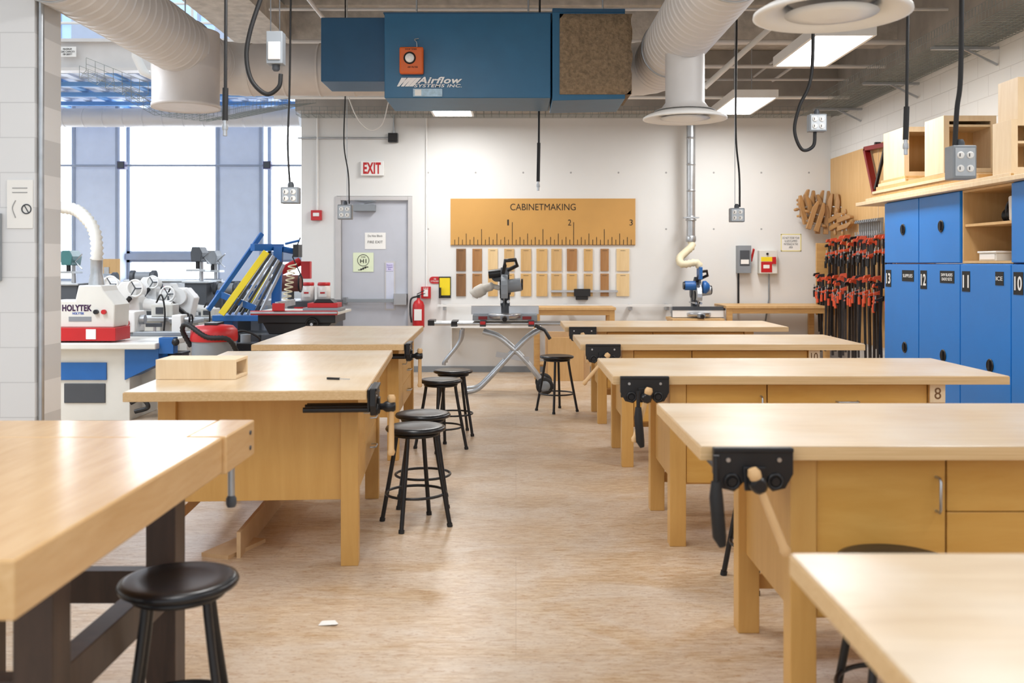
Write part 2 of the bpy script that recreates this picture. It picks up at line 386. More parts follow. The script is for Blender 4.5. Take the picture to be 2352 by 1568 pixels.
g.prism([(x0+.07,z0+.02),(x0+.07,z0+.03),(x0+.10,z0+.03),(x0+.10,z0+.045),(x0+.13,z0+.045),(x0+.13,z0+.06),(x0+.16,z0+.06),(x0+.16,z0+.072),(x0+.21,z0+.072),(x0+.21,z0+.058),(x0+.18,z0+.058),(x0+.18,z0+.045),(x0+.15,z0+.045),(x0+.15,z0+.03),(x0+.12,z0+.03),(x0+.12,z0+.02)],y-.002,y,INK)
g.done('stair_sign',None,(xc,y,z0),label='pale green stair sign reading STAIR H1',cat='sign')
paper('paper_notice',887,903,604,622,DD-.014,[('Ensure\nClosed\nExit',.5,.8,.7)],'small violet note on the door glass',mat('lavender_paper',(212,208,236),.8,var=0),mat('violet_ink',(90,70,170),.8,var=0))
E=T('exit_sign','white exit sign with red letters','sign',(X_(856,YB),YB,Z_(404,YB)))
E.part(M().box(X_(830,YB),X_(883,YB),YB-.06,YB,Z_(404,YB),Z_(370,YB),WHT),'sign_box',.006)
E.part(M().text('EXIT',(X_(856,YB),YB-.0605,Z_(387,YB)),.24,.155,RED,bold=.035,ex=.003),'lettering')
# ================= wall details
def conduit(name,pts,r,label,m=GALV,cat='conduit',group=None):
    return M().sweep(pts,r,m,8).done(name,None,pts[0],label=label,cat=cat,group=group)
yw=YB-.03
conduit('conduit',[(X_(729,yw),yw,3.5),(X_(729,yw),yw,Z_(484,yw))],.014,'thin painted conduit above the fire alarm',WHT)
conduit('conduit',[(X_(980,yw),yw,3.5),(X_(980,yw),yw,Z_(658,yw))],.014,'thin white conduit above the alarm pull station',WHT)
conduit('conduit',[(X_(684,yw),yw,Z_(317,yw)),(X_(893,yw),yw,Z_(317,yw))],.013,'horizontal galvanized conduit into a black box')
conduit('conduit',[(X_(905,yw),yw,3.5),(X_(905,yw),yw,Z_(308,yw))],.013,'vertical galvanized conduit into a black box')
M().box(X_(893,YB),X_(915,YB),YB-.09,YB,Z_(328,YB),Z_(307,YB),BLK).box(X_(896,YB),X_(912,YB),YB-.1,YB-.09,Z_(325,YB),Z_(310,YB),BLKP).done('junction_box',None,(X_(904,YB),YB,Z_(328,YB)),.004,'black square electrical junction box on the wall','electrical box')
M().box(X_(716,YB),X_(740,YB),YB-.06,YB,Z_(506,YB),Z_(483,YB),RED).box(X_(721,YB),X_(735,YB),YB-.066,YB-.06,Z_(497,YB),Z_(489,YB),WHT).done('fire_alarm',None,(X_(728,YB),YB,Z_(506,YB)),.006,'red fire alarm horn with white strobe','alarm')
M().box(X_(968,YB),X_(990,YB),YB-.06,YB,Z_(685,YB),Z_(658,YB),RED).box(X_(974,YB),X_(984,YB),YB-.072,YB-.06,Z_(680,YB),Z_(664,YB),WHT).text('FIRE',(X_(979,YB),YB-.061,Z_(661.5,YB)),.07,.018,WHT).done('fire_alarm_pull',None,(X_(979,YB),YB,Z_(685,YB)),.005,'red fire alarm pull station with white handle','alarm')
g=M();x0,x1,z0,z1=X_(986,YB),X_(1013,YB),Z_(651,YB),Z_(635,YB);zc=(z0+z1)/2;r=(z1-z0)/2
g.prism([(x0+r+r*math.cos(a),zc+r*math.sin(a)) for a in [math.pi/2+i*math.pi/8 for i in range(9)]]+[(x1,z0),(x1,z1)],YB-.01,YB,RED)
g.text('FIRE\nEXTINGUISHER',((x0+x1)/2,YB-.0105,zc),.12,.05,WHT);g.done('extinguisher_sign',None,((x0+x1)/2,YB,z0),label='red rounded fire extinguisher sign on the wall',cat='sign')
M().box(X_(1008,YB),X_(1036,YB),YB-.02,YB,Z_(684,YB),Z_(635,YB),BLK).box(X_(1010,YB),X_(1034,YB),YB-.024,YB-.02,Z_(678,YB),Z_(638,YB),YEL).box(X_(1009,YB),X_(1014,YB),YB-.1,YB-.02,Z_(684,YB),Z_(660,YB),BLK).done('notice_holder',None,(X_(1022,YB),YB,Z_(684,YB)),.002,'black framed holder with a yellow card on the wall','sign')
ex=X_(961,YB-.15);z0=Z_(742,YB);y=YB-.13
EX=T('fire_extinguisher','red fire extinguisher mounted on the wall','fire extinguisher',(ex,y,z0))
EX.part(M().lathe((ex,y,z0-.06),[(.06,0),(.078,.015),(.08,.05),(.08,.31),(.06,.36),(.025,.385),(.022,.41)],RED),'cylinder_body')
EX.part(M().box(ex-.05,ex+.05,y-.084,y-.078,z0+.05,z0+.2,WHT),'label_plate')
EX.part(M().box(ex-.02,ex+.02,y-.02,y+.02,z0+.35,z0+.39,BLK).beam((ex-.02,y,z0+.38),(ex+.09,y-.02,z0+.41),.02,.01,BLK).beam((ex-.02,y,z0+.40),(ex+.08,y-.02,z0+.45),.02,.01,BLK),'handle')
EX.part(M().sweep(catmull([(ex-.02,y,z0+.37),(ex-.1,y-.02,z0+.33),(ex-.11,y-.02,z0+.15),(ex-.09,y-.04,z0+.02)]),.012,BLKP),'hose')
EX.part(M().box(ex-.03,ex+.03,y+.07,YB,z0+.1,z0+.25,BLK),'wall_bracket')
# ruler board
B=T('ruler_sign','tan board shaped like a ruler reading cabinetmaking','sign',(X_(1247,YB),YB,Z_(563,YB)))
bx0,bx1,bz0,bz1=X_(1035,YB),X_(1459,YB),Z_(563,YB),Z_(456,YB)
bb=B.part(M().box(bx0,bx1,YB-.025,YB,bz0,bz1,SIGNT),'board',.003)
yt=YB-.0255
B.part(M().text('CABINETMAKING',(X_(1247,YB),yt,Z_(475.5,YB)),150/168.3,.09,INK),'lettering',0,bb)
g=M();g.box(bx0+.01,bx1-.01,yt-.0015,yt,bz0+.003,bz0+.006,INK)
for i in range(1,48):
    px=1036+i*8.79;h=52 if i%16==0 else 36 if i%8==0 else 26 if i%4==0 else 18 if i%2==0 else 12
    x=X_(px,YB);g.box(x-.004,x+.004,yt-.002,yt,bz0+.005,bz0+.005+h/168.3,INK)
B.part(g,'ruler_marks',0,bb)
for n,px in (('1',1167),('2',1308),('3',1449)): B.part(M().text(n,(X_(px,YB),yt,Z_(511,YB)),.022 if n=='1' else .045,.08,INK),'numeral',0,bb)
cols=[(1048,1070),(1085,1107),(1121,1143),(1158,1181),(1196,1220),(1232,1257),(1266,1290),(1302,1325),(1341,1361),(1379,1398),(1416,1445)]
tone=[0,5,2,3,3,4,3,5,4,5,2, 0,5,4,4,4,4,3,4,3,5,2]
names=['dark brown','reddish','pale cream','light tan','golden tan','medium brown']
for r,(pa,pb) in enumerate(((571,622),(628,680))):
    for i,(a,b_) in enumerate(cols):
        k=tone[r*11+i];x0,x1,z0,z1=X_(a,YB),X_(b_,YB),Z_(pb,YB),Z_(pa,YB);g=M()
        g.box(x0,x1,YB-.02,YB,z0,z1,WMATS[k]);xm=(x0+x1)/2
        g.box(xm-.035,xm+.035,YB-.0212,YB-.02,z1-.03,z1-.025,INK)
        g.done('wood_sample',None,(xm,YB,z0),.003,names[k]+' wood sample plank mounted on the wall','wood sample','wood samples below the ruler sign')
R=T('straightedge_guide','aluminium straightedge guide with black clamp on the wall','tool',(X_(1340,YB),YB,Z_(688,YB)))
R.part(M().box(X_(1265,YB),X_(1418,YB),YB-.05,YB-.025,Z_(671,YB),Z_(666,YB),CHROME),'rail',.002)
R.part(M().box(X_(1318,YB),X_(1355,YB),YB-.08,YB,Z_(680,YB),Z_(663,YB),BLK).box(X_(1322,YB),X_(1350,YB),YB-.06,YB,Z_(688,YB),Z_(678,YB),BLK),'clamp_head',.005)
S=T('safety_switch','grey electrical disconnect switch with red lever','electrical box',(X_(1706,YB),YB,Z_(627,YB)))
S.part(M().box(X_(1690,YB),X_(1720,YB),YB-.14,YB,Z_(627,YB),Z_(564,YB),GREYM).box(X_(1694,YB),X_(1716,YB),YB-.146,YB-.14,Z_(610,YB),Z_(575,YB),DGREY),'housing',.006)
S.part(M().box(X_(1696,YB),X_(1714,YB),YB-.149,YB-.146,Z_(606,YB),Z_(596,YB),PAPER),'label_plate')
S.part(M().beam((X_(1721,YB),YB-.1,Z_(600,YB)),(X_(1724,YB),YB-.18,Z_(572,YB)),.02,.03,RED),'lever',.003)
S.part(M().cyl((X_(1694,YB),YB-.05,Z_(627,YB)),(X_(1694,YB),YB-.05,.85),.014,BLK),'conduit')
S=T('motor_starter','white electrical starter box with red and yellow label','electrical box',(X_(1759,YB),YB,Z_(628,YB)))
S.part(M().box(X_(1739,YB),X_(1780,YB),YB-.12,YB,Z_(628,YB),Z_(575,YB),CREAM),'housing',.006)
S.part(M().box(X_(1743,YB),X_(1768,YB),YB-.124,YB-.12,Z_(600,YB),Z_(590,YB),YEL).box(X_(1743,YB),X_(1768,YB),YB-.124,YB-.12,Z_(625,YB),Z_(601,YB),RED).box(X_(1748,YB),X_(1762,YB),YB-.126,YB-.124,Z_(616,YB),Z_(608,YB),WHT),'label_plate')
S.part(M().box(X_(1768,YB),X_(1776,YB),YB-.15,YB-.12,Z_(606,YB),Z_(590,YB),RED),'lever',.002)
S.part(M().cyl((X_(1757,YB),YB-.12,Z_(583,YB)),(X_(1757,YB),YB-.14,Z_(583,YB)),.015,INK),'push_button')
S.part(M().sweep([(X_(1764,YB),YB-.05,Z_(628,YB)),(X_(1764,YB),YB-.05,1.0),(X_(1756,YB),YB-.05,.7)],.011,GREYM),'cable')
paper('paper_notice',1793,1840,537,577,YB,[('DO NOT STORE YOUR\nGLUED/CLAMPED\nMATERIALS IN THIS\nAREA',.5,.82,.66)],'white paper notice with yellow tape border',PAPER,DGREY,bord=mat('pale_yellow_tape',(232,220,140),.7,var=0))
# ================= WORKBENCH
def bench(W,num=None,lab_='',grp='maple workbenches'):
    L=2.05;t=.045;h=.90;hx=.72;hy=W/2-.065
    b=T('workbench',lab_,'workbench',(0,0,0),grp)
    b.part(M().box(-L/2,L/2,-W/2,W/2,h-t,h-.004,EDGEW).box(-L/2+.003,L/2-.003,-W/2+.003,W/2-.003,h-.004,h,TOPW),'tabletop',.004)
    lg=.085
    for sx in(-1,1):
        for sy in(-1,1):
            x=sx*(hx-lg/2);y=sy*(hy-lg/2)
            b.part(M().box(x-lg/2,x+lg/2,y-lg/2,y+lg/2,0,h-t,BASEW),'leg',.003)
    zb=.32
    c=M()
    for sx in(-1,1): c.box(sx*(hx-.03),sx*(hx-.05),-hy+lg,hy-lg,zb,h-t,BASEW)
    c.box(-hx+.05,hx-.05,-hy+.03,hy-.02,zb,zb+.02,BASEW).box(-hx+lg,hx-lg,hy-.04,hy-.02,zb+.02,h-t,BASEW).box(-hx+lg,hx-lg,-hy+.04,-hy+.06,zb+.02,h-t,BASEW)
    c.box(-hx+lg,hx-lg,hy-.03,hy-.01,.16,.22,BASEW)
    b.part(c,'cabinet_body',.002)
    xa=-hx+lg+.004;xb=hx-lg-.004;y0=-hy+.015;y1=-hy+.035;xm=xa+.42
    dd=b.part(M().box(xa,xm,y0,y1,zb+.01,h-t-.01,DOORW),'door',.003)
    def pull(p,q):
        p=Vector(p);q=Vector(q);o=Vector((0,-.035,0));return M().sweep([p,p+o*.8,p+o+(q-p)*.1,q+o-(q-p)*.1,q+o*.8,q],.005,CHROME,8)
    b.part(pull((xm-.03,y0,h-t-.18),(xm-.03,y0,h-t-.07)),'handle',0,dd)
    zt=h-t-.01
    for a in (.175,.17,.17):
        dr=b.part(M().box(xm+.006,xb,y0,y1,zt-a+.003,zt,DOORW),'drawer',.003)
        xc=(xm+xb)/2;b.part(pull((xc-.055,y0,zt-a/2),(xc+.055,y0,zt-a/2)),'handle',0,dr);zt-=a
    vx=-L/2+.16;yf=-W/2
    v=M();v.prism([(vx-.125,h+.002),(vx+.125,h+.002),(vx+.125,h-.08),(vx+.10,h-.125),(vx+.06,h-.135),(vx+.03,h-.105),(vx-.03,h-.105),(vx-.06,h-.135),(vx-.10,h-.125),(vx-.125,h-.08)],yf-.04,yf-.012,BLK)
    v.box(vx-.125,vx+.125,yf-.046,yf-.04,h-.012,h+.002,BLK).prism([(vx-.035,h-.055),(vx+.035,h-.055),(vx+.03,h-.13),(vx-.03,h-.13)],yf-.052,yf-.04,BLK)
    vv=b.part(v,'vise',.005,label='black cast iron bench vise')
    b.part(M().box(vx-.12,vx+.12,yf-.011,yf-.001,h-.11,h-.004,BLK),'fixed_jaw',.004,vv)
    for sx in(-1,1):
        b.part(M().cyl((vx+sx*.068,yf-.048,h-.103),(vx+sx*.068,yf+.3,h-.103),.013,BLK).ring((vx+sx*.068,yf-.042,h-.103),.022,.006,BLK,(0,1,0),16,6),'guide_rod',0,vv)
    g=M();g.cyl((vx,yf-.12,h-.10),(vx,yf+.3,h-.10),.014,BLK)
    g.lathe((vx,yf-.125,h-.10),[(.018,0),(.026,.01),(.026,.045),(.016,.06),(.016,.1)],BLK,16,(0,1,0))
    b.part(g,'vise_screw',0,vv)
    for sx in(-1,1):b.part(M().lathe((vx+sx*.08,yf-.0405,h-.035),[(.007,-.004),(.007,.002)],CHROME,10,(0,1,0)),'bolt',0,vv)
    g=M();g.sweep([(0,0,.055),(0,0,.04),(0,0,.025),(0,0,.01),(0,0,-.08),(0,0,-.15),(0,0,-.20),(0,0,-.215),(0,0,-.23)],[.014,.021,.019,.013,.013,.014,.014,.019,.013],HANDW,14)
    hd=g.done('vise_handle',vv,(0,0,0),0,'turned wooden vise handle');hd.location=(vx,yf-.105,h-.10);hd.rotation_euler=(0,-math.radians(22),0)
    if num:
        g=M();xp=hx-.045;g.box(xp-.04,xp+.04,-hy-.012,-hy,h-t-.1,h-t-.005,PLY).text(num,(xp,-hy-.0125,h-t-.052),.034 if len(num)<2 else .05,.06,mat('burnt_wood_'+num,(120,84,50),.7,var=0));b.part(g,'number_plate',.002)
    return b.e
def sethandle(root,deg,loc=None):
    for c in root.children_recursive:
        if c.name.startswith('vise_handle'): c.rotation_euler=(0,math.radians(deg),0)
lab='maple workbench with honey birch drawers and black vise'
b3=bench(.95,'8',lab+' numbered 8');b3.location=(.50+1.025,4.99+.475,0)
b4=bench(.95,'10',lab+' numbered 10');b4.location=(.465+1.025,6.96+.475,0)
b5=bench(.95,None,lab);b5.location=(.45+1.025,8.86+.475,0)
dup(b5,(.585+1.025,3.07+.475,0));dup(b5,(.548+1.025,.99+.475,0))
sethandle(b3,16);sethandle(b4,40);sethandle(b5,-10)
l2=bench(1.09,None,'maple workbench with wooden box on top and honey drawers');l2.location=(-1.30,5.42,0);l2.rotation_euler=(0,0,math.radians(93.9))
sethandle(l2,3)
l3=dup(l2,(-1.38,7.97,0),math.radians(91.5),'maple workbench with honey drawers and black vise');sethandle(l3,0)
# ---- heavy bench near
L1=T('joiner_bench','heavy slab-top joiner bench with dark walnut legs','workbench',(-1.5,2.7,0))
xr=-.98;xl=-1.98;y0,y1=1.89,3.58
L1.part(M().box(xl,xr,y0,y1-.35,.78,.90,L1W).box(xl,xr-.12,y1-.35,y1,.78,.90,L1W),'tabletop',.006)
g=M().box(xr-.118,xr+.012,y1-.345,y1,.775,.902,L1W)
for z in(.81,.865):g.cyl((xr+.01,y1-.06,z),(xr+.016,y1-.06,z),.008,DGREY)
vj=L1.part(g,'vise_jaw',.005)
L1.part(M().cyl((xr-.015,y1-.2,.79),(xr-.015,y1-.2,.66),.012,GALV).lathe((xr-.015,y1-.2,.63),[(.014,0),(.018,.01),(.018,.03),(.012,.04)],DGREY),'vise_screw',0,vj)
for x in (xr-.215,xl+.165):
    for y in (y0+.55,y1-.28): L1.part(M().box(x-.05,x+.05,y-.05,y+.05,0,.78,DARKW),'leg',.004,label='dark walnut leg')
for q in ((xr-.25,xr-.18,y0+.6,y1-.33),(xl+.13,xl+.2,y0+.6,y1-.33),(xl+.215,xr-.265,y1-.31,y1-.25),(xl+.215,xr-.265,y0+.52,y0+.58)):
    L1.part(M().box(*q,.33,.44,DARKW),'stretcher',.003,label='dark walnut stretcher rail')
# ================= STOOLS
st=T('stool','round black stool with four splayed tubular legs','stool',(0,0,0),'black shop stools')
st.part(M().lathe((0,0,.528),[(.02,0),(.150,0),(.167,.006),(.172,.016),(.167,.027),(.150,.032),(.10,.026),(.02,.024)],BLKV,40),'seat')
st.part(M().ring((0,0,.515),.125,.011,BLK),'seat_ring')
for k in range(4):
    a=math.pi/4+k*math.pi/2;c_,s_=math.cos(a),math.sin(a)
    st.part(M().sweep([(c_*.115,s_*.115,.527),(c_*.122,s_*.122,.47),(c_*.14,s_*.14,.36),(c_*.205,s_*.205,.015)],.0125,BLK,10).cyl((c_*.204,s_*.204,.02),(c_*.2075,s_*.2075,0),.016,BLKP),'leg')
st.part(M().ring((0,0,.18),.168,.008,BLK,(0,0,1),40),'foot_ring')
st=st.e;st.location=(-.99,2.84,0);st.rotation_euler=(0,0,.25)
for x,y,r,sc in ((-.57,5.5,.5,1),(-.575,5.98,.1,1),(-.6,7.72,.7,1),(-.545,8.4,.2,1),(.41,9.7,.6,1),(1.17,4.5,.3,1),(1.16,2.945,0,1.04)): dup(st,(x,y,0),r,sc=sc)
bx=T('wooden_box','open-ended light wooden box on the bench','box',(-1.74,4.95,.9))
x0,x1=-1.80,-1.40;ya,yb_=4.83,5.05
bx.part(M().box(x0,x1,ya,ya+.018,.901,1.0,PLY).box(x0,x1,yb_-.018,yb_,.901,1.0,PLY).box(x0,x1,ya+.018,yb_-.018,.901,.915,PLY).box(x0,x1,ya+.018,yb_-.018,1.0-.015,1.0,PLY),'box_shell',.002)
bx.part(M().box(x0,x0+.018,ya+.018,yb_-.018,.915,.985,PLY),'end_panel')
M().beam((X_(748,4.8),4.84,.906),(X_(778,4.8),4.82,.906),.012,.01,BLK).beam((X_(778,4.8),4.82,.906),(X_(802,4.8),4.82,.904),.006,.004,CHROME).done('marking_knife',None,(-.9,4.83,.9),label='small black marking knife lying on the bench',cat='knife')
g=M();p=[(X_(548,4.86),4.86),(X_(655,6.1),6.1)];g.beam((p[0][0],p[0][1],.065),(p[1][0],p[1][1],.065),.02,.13,CARD);g.beam((p[0][0]-.12,p[0][1]+.0,.01),(p[0][0]-.01,p[0][1]+.3,.01),.16,.02,CARD)
g.done('wood_offcut',None,(-1.3,5.4,0),label='angled board offcut lying on the floor',cat='board')
g=M();c0=at(755,1432,3.97);c0.z=.002
g.add([c0+Vector(v) for v in((-.04,-.02,0),(.035,-.025,.006),(.04,.0,.0),(.02,.03,.004),(-.02,.035,0),(-.03,.01,.008))],[(0,1,2,3,4,5)],PAPER);g.done('paper_scrap',None,c0,label='small white paper scrap on the floor',cat='paper')
# ================= AIR CLEANER
d0=7.5
A=T('air_cleaner','large blue ceiling-hung shop air cleaner with dusty filter','air cleaner',(-.3,d0+.3,2.76))
x0,x1,z0,z1=X_(883,d0),X_(1265,d0),Z_(225,d0),Z_(28,d0)
main=A.part(M().box(x0,x1,d0,d0+.65,z0,z1,AIRB).box(x0-.01,x1+.01,d0-.006,d0+.65,z1-.012,z1,AIRD),'housing',.006)
A.part(M().box(X_(737,7.65),x0-.002,7.65,8.1,Z_(187,7.65),Z_(40,7.65),AIRD),'outlet_box',.006)
xs,xe=x1+.012,X_(1435,d0)
A.part(M().prism([(xs,Z_(232,d0)),(xe,Z_(228,d0)),(xe,Z_(22,d0)),(xs,Z_(20,d0))],d0-.02,d0+.62,AIRB).box(xs,xe,d0-.03,d0-.02,Z_(30,d0),Z_(22,d0),AIRD),'filter_box',.006)
g=M();fx0,fx1,fz0,fz1=X_(1285,d0),X_(1448,d0),Z_(218,d0),Z_(34,d0);n=16;vs=[];rnd=random.Random(3)
for i in range(n+1):
    for j in range(n+1):
        e=1 if 0<i<n and 0<j<n else 0
        vs.append((fx0+(fx1-fx0)*i/n+(rnd.uniform(0,.015) if i==n else 0),d0-.03-.03*e*(.8+.4*rnd.random()),fz0+(fz1-fz0)*j/n))
g.add(vs,[(i*(n+1)+j,(i+1)*(n+1)+j,(i+1)*(n+1)+j+1,i*(n+1)+j+1) for i in range(n) for j in range(n)],FILT,True);g.box(fx0,fx1,d0-.03,d0-.02,fz0,fz1,FILT).box(xe,fx1,d0-.03,d0+.5,fz0,fz1,FILT)
A.part(g,'dust_filter')
g=M()
for i in range(4):
    xx=X_(912+i*9,d0);w_=.02+.006*i;g.add([(xx,d0-.008,Z_(199,d0)),(xx+w_*.9,d0-.008,Z_(199,d0)),(xx+w_*.9+.065,d0-.008,Z_(179,d0)),(xx+.065-.01*(3-i),d0-.008,Z_(179,d0))],[(0,1,2,3)],WHT)
g.text('Airflow',(X_(1010,d0),d0-.0065,Z_(184.5,d0)),.35,.052,WHT,bold=.03,shear=.3).text('SYSTEMS INC.',(X_(1006,d0),d0-.0065,Z_(197.3,d0)),.37,.024,WHT,bold=.02,shear=.2)
A.part(g,'logo_lettering',0,main)
A.part(M().box(X_(949,d0),X_(1016,d0),d0-.008,d0-.006,Z_(222,d0),Z_(204,d0),mat('silver_label',(160,190,210),.4,var=.2,scale=30)).box(X_(953,d0),X_(968,d0),d0-.0095,d0-.008,Z_(220,d0),Z_(206,d0),PAPER),'label_plate',0,main)
for x in(-.8,.1,.7):A.part(M().cyl((x,d0+.3,z1-.02),(x,d0+.3,ZU),.008,GALV,seg=8),'hanger_rod')
O=T('timer_switch','orange timer switch box hung on the blue air cleaner','switch',(X_(944,d0),d0-.03,Z_(168,d0)))
y=d0-.07
O.part(M().box(X_(917,y),X_(972,y),y,d0-.008,Z_(168,y),Z_(107,y),ORNG),'box_body',.012)
O.part(M().lathe((X_(941,y),y,Z_(133,y)),[(.035,0),(.035,.008),(.028,.012),(.01,.02)],WHT,24,(0,-1,0)).ring((X_(941,y),y-.002,Z_(133,y)),.042,.006,INK,(0,1,0),24,6).text('SHOP TIMER',(X_(944,y),y-.001,Z_(113,y)),.09,.012,INK).text('AIR FILTER',(X_(948,y),y-.001,Z_(154,y)),.08,.012,INK),'dial')
O.part(M().sweep(catmull([(X_(957,y),y+.03,Z_(107,y)),(X_(956,y),y+.03,Z_(95,y)),(X_(951,y),y+.04,Z_(88,y)),(X_(960,y),y+.05,Z_(85,y))]),.004,GALV,6),'hook')
# ================= DUCTS
zd=3.17;yd=8.45;R_=.225
def elbow(c,a0,a1,rr,r,m,g):
    pts=[];rs=[]
    for i in range(9):
        t=math.radians(a0+(a1-a0)*i/8);p=Vector((c[0]+rr*math.cos(t),c[1]+rr*math.sin(t),c[2]))
        pts.append(p);rs.append(r+.004 if i%2 else r)
    g.sweep(pts,rs,m,48,caps=False)
D=T('ventilation_duct','large round spiral ventilation duct under the ceiling','duct',(0,yd,zd-.22))
D.part(M().spiral((-2.3,yd,zd),(.92,yd,zd),R_,DUCTB,.3),'cross_pipe')
g=M();elbow((.92,yd-.3,zd),90,0,.3,R_,DUCT,g);D.part(g,'elbow')
D.part(M().spiral((1.22,yd-.3,zd),(1.22,2.2,zd),R_,DUCT,.11),'pipe')
g=M();elbow((-2.3,yd-.3,zd),90,180,.3,R_,DUCT,g);D.part(g,'elbow')
D.part(M().spiral((-2.6,yd-.3,zd),(-2.6,2.2,zd),R_,DUCT,.11),'pipe')
D.part(M().lathe((-2.6,7.62,2.70),[(.24,.005),(.262,0),(.262,.03),(.256,.035),(.256,.3),(.258,.31),(.256,.32),(.256,.6)],DUCTB,48),'duct_drop')
for x in (-2.6,1.22):
    for yy in (3.2,5.4,7.6):
        D.part(M().ring((x,yy,zd),R_+.006,.008,GALV,(0,1,0),40,6).cyl((x,yy,zd+R_),(x,yy,ZU if x>0 else 4.0),.006,GALV,seg=6),'duct_strap')
for yy,zz in ((6.98,2.52),(3.8,2.455)):
    ro=T('ceiling_diffuser','white round ceiling diffuser hanging under the duct','diffuser',(1.22 if yy>5 else 1.24,yy,zz));cx=ro.o.x
    ro.part(M().lathe((cx,yy,zz),[(.14,.62),(.14,.12),(.17,.08),(.22,.06)][::-1],DUCT,40),'neck')
    pr=[(.17,.05),(.20,.055),(.27,.03),(.30,.012),(.302,.0),(.285,-.004),(.24,.012),(.19,.03)]
    g=M();c_=Vector((cx,yy,zz));sg=48;vs=[];n=len(pr)
    for r,z in pr:
        for k in range(sg):
            t=2*math.pi*k/sg;vs.append(c_+Vector((r*math.cos(t),r*math.sin(t),z)))
    g.add(vs,[(i*sg+k,i*sg+(k+1)%sg,((i+1)%n)*sg+(k+1)%sg,((i+1)%n)*sg+k) for i in range(n) for k in range(sg)],WHT,True)
    ro.part(g,'flange')
    ro.part(M().lathe((cx,yy,zz),[(.15,.012),(.18,.006),(.10,-.004),(.03,-.012),(.001,-.014)],WHT,40),'centre_cone')
gd=T('dust_collection_pipe','galvanized dust pipe with cream flexible hose to the saw','pipe',(X_(1587,12.9),12.9,1.7))
xx=X_(1587,12.9)
gd.part(M().spiral((xx,12.9,3.5),(xx,12.9,Z_(548,12.9)),.058,GALV,.35,20).ring((xx,12.9,Z_(505,12.9)),.064,.01,GALV).box(xx-.1,xx+.1,12.84,12.96,Z_(500,12.9)-.008,Z_(500,12.9)+.008,GALV).lathe((xx,12.9,Z_(552,12.9)),[(.064,-.02),(.068,.0),(.068,.05),(.06,.06)],GALV),'pipe_run')
gd.part(M().corr([(xx,12.9,Z_(552,12.9)),(xx+.0,12.85,Z_(566,12.9)),(X_(1572,12.8),12.75,Z_(580,12.8)),(X_(1561,12.6),12.6,Z_(594,12.6)),(X_(1568,12.5),12.5,Z_(607,12.5)),(X_(1598,12.5),12.5,Z_(603,12.5)),(X_(1608,12.5),12.5,Z_(613,12.5))],.052,LEDL,.045,.22),'flexible_hose')
# ================= LIGHT FIXTURES
def fixture(x,y,en=48,z=3.38,col=(1,.985,.96),up=None):
    t=T('ceiling_light','white suspended fluorescent ceiling light fixture','light fixture',(x,y,z),'fluorescent ceiling lights');k=z-3.38
    t.part(M().box(x-.25,x+.25,y-.63,y+.63,3.395+k,3.46+k,WHT).box(x-.26,x-.235,y-.64,y+.64,3.37+k,3.46+k,WHT).box(x+.235,x+.26,y-.64,y+.64,3.37+k,3.46+k,WHT).box(x-.235,x+.235,y-.64,y-.62,3.37+k,3.46+k,WHT).box(x-.235,x+.235,y+.62,y+.64,3.37+k,3.46+k,WHT),'housing')
    t.part(M().box(x-.23,x+.23,y-.62,y+.62,3.38+k,3.394+k,LAMP),'light_panel')
    for s in(-.45,.45):t.part(M().cyl((x,y+s,3.46+k),(x,y+s,up or (3.98 if y>11.3 and s<0 else ZU)),.006,GALV,seg=6),'hanger_rod')
    la=bpy.data.lights.new('fixture_light','AREA');la.shape='RECTANGLE';la.size=.45;la.size_y=1.2;la.energy=en;la.color=col
    lo=bpy.data.objects.new('fixture_light',la);lo.location=(x,y,3.36+k);SC.collection.objects.link(lo)
for x,y,e in ((2.73,8.65,48),(2.73,11.65,48),(-.8,11.8,50),(2.73,5.2,42),(-.8,4.6,38),(2.73,2.2,16),(-.8,1.9,20)): fixture(x,y,e)
for x,y in ((-6.2,8.2),(-4.6,7.2),(-6.6,11.2)): fixture(x,y,70,3.6,(.84,.91,1),4.4)  # bluish fixtures added out of sight behind the pier to brighten the window wall
# ================= CABLE TRAYS
def tray(path,w,h,label,pitch=.1,n_=6,r=.0026):
    g=M();path=[Vector(p) for p in path]
    for a,b_ in zip(path[:-1],path[1:]):
        dv=(b_-a);L=dv.length;dv.normalize();s_=dv.cross(Vector((0,0,1))).normalized();u=Vector((0,0,1))
        for k in range(n_):
            o=s_*(w*(k/(n_-1)-.5));g.sweep([a+o,b_+o],r,WIRE,4,caps=False)
        for z in(.5,1):
            for sg in(-.5,.5):g.sweep([a+s_*w*sg+u*h*z,b_+s_*w*sg+u*h*z],r,WIRE,4,caps=False)
        n=int(L/pitch)
        for i in range(n+1):
            c_=a+dv*(i*L/max(1,n));g.sweep([c_-s_*w/2+u*h,c_-s_*w/2,c_+s_*w/2,c_+s_*w/2+u*h],r,WIRE,4,caps=False)
    g.done('cable_tray',None,path[0],label=label,cat='cable tray')
tray([(3.98,4.6,3.42),(3.98,12.7,3.42)],.5,.14,'wire mesh cable tray along the block wall',.055,9,.003)
tray([(XL+.1,12.6,3.40),(3.7,12.6,3.40)],.3,.1,'wire mesh cable tray along the white wall',.1,6,.003)
tray([at(190,170,9.5),at(330,225,9.8),at(395,262,10.2),at(500,275,10.6),at(690,238,12.3)],.45,.12,'sagging wire mesh cable tray near the windows',.08,7,.0024)
for k in range(5): M().box(3.7,XR,5.2+k*1.7,5.24+k*1.7,3.385,3.41,GALV).beam((XR-.01,5.22+k*1.7,3.25),(4.0,5.22+k*1.7,3.39),.02,.02,GALV,(0,1,0)).done('tray_bracket',None,(XR,5.22+k*1.7,3.39),0,'galvanized bracket holding the wire cable tray','bracket','cable tray brackets')
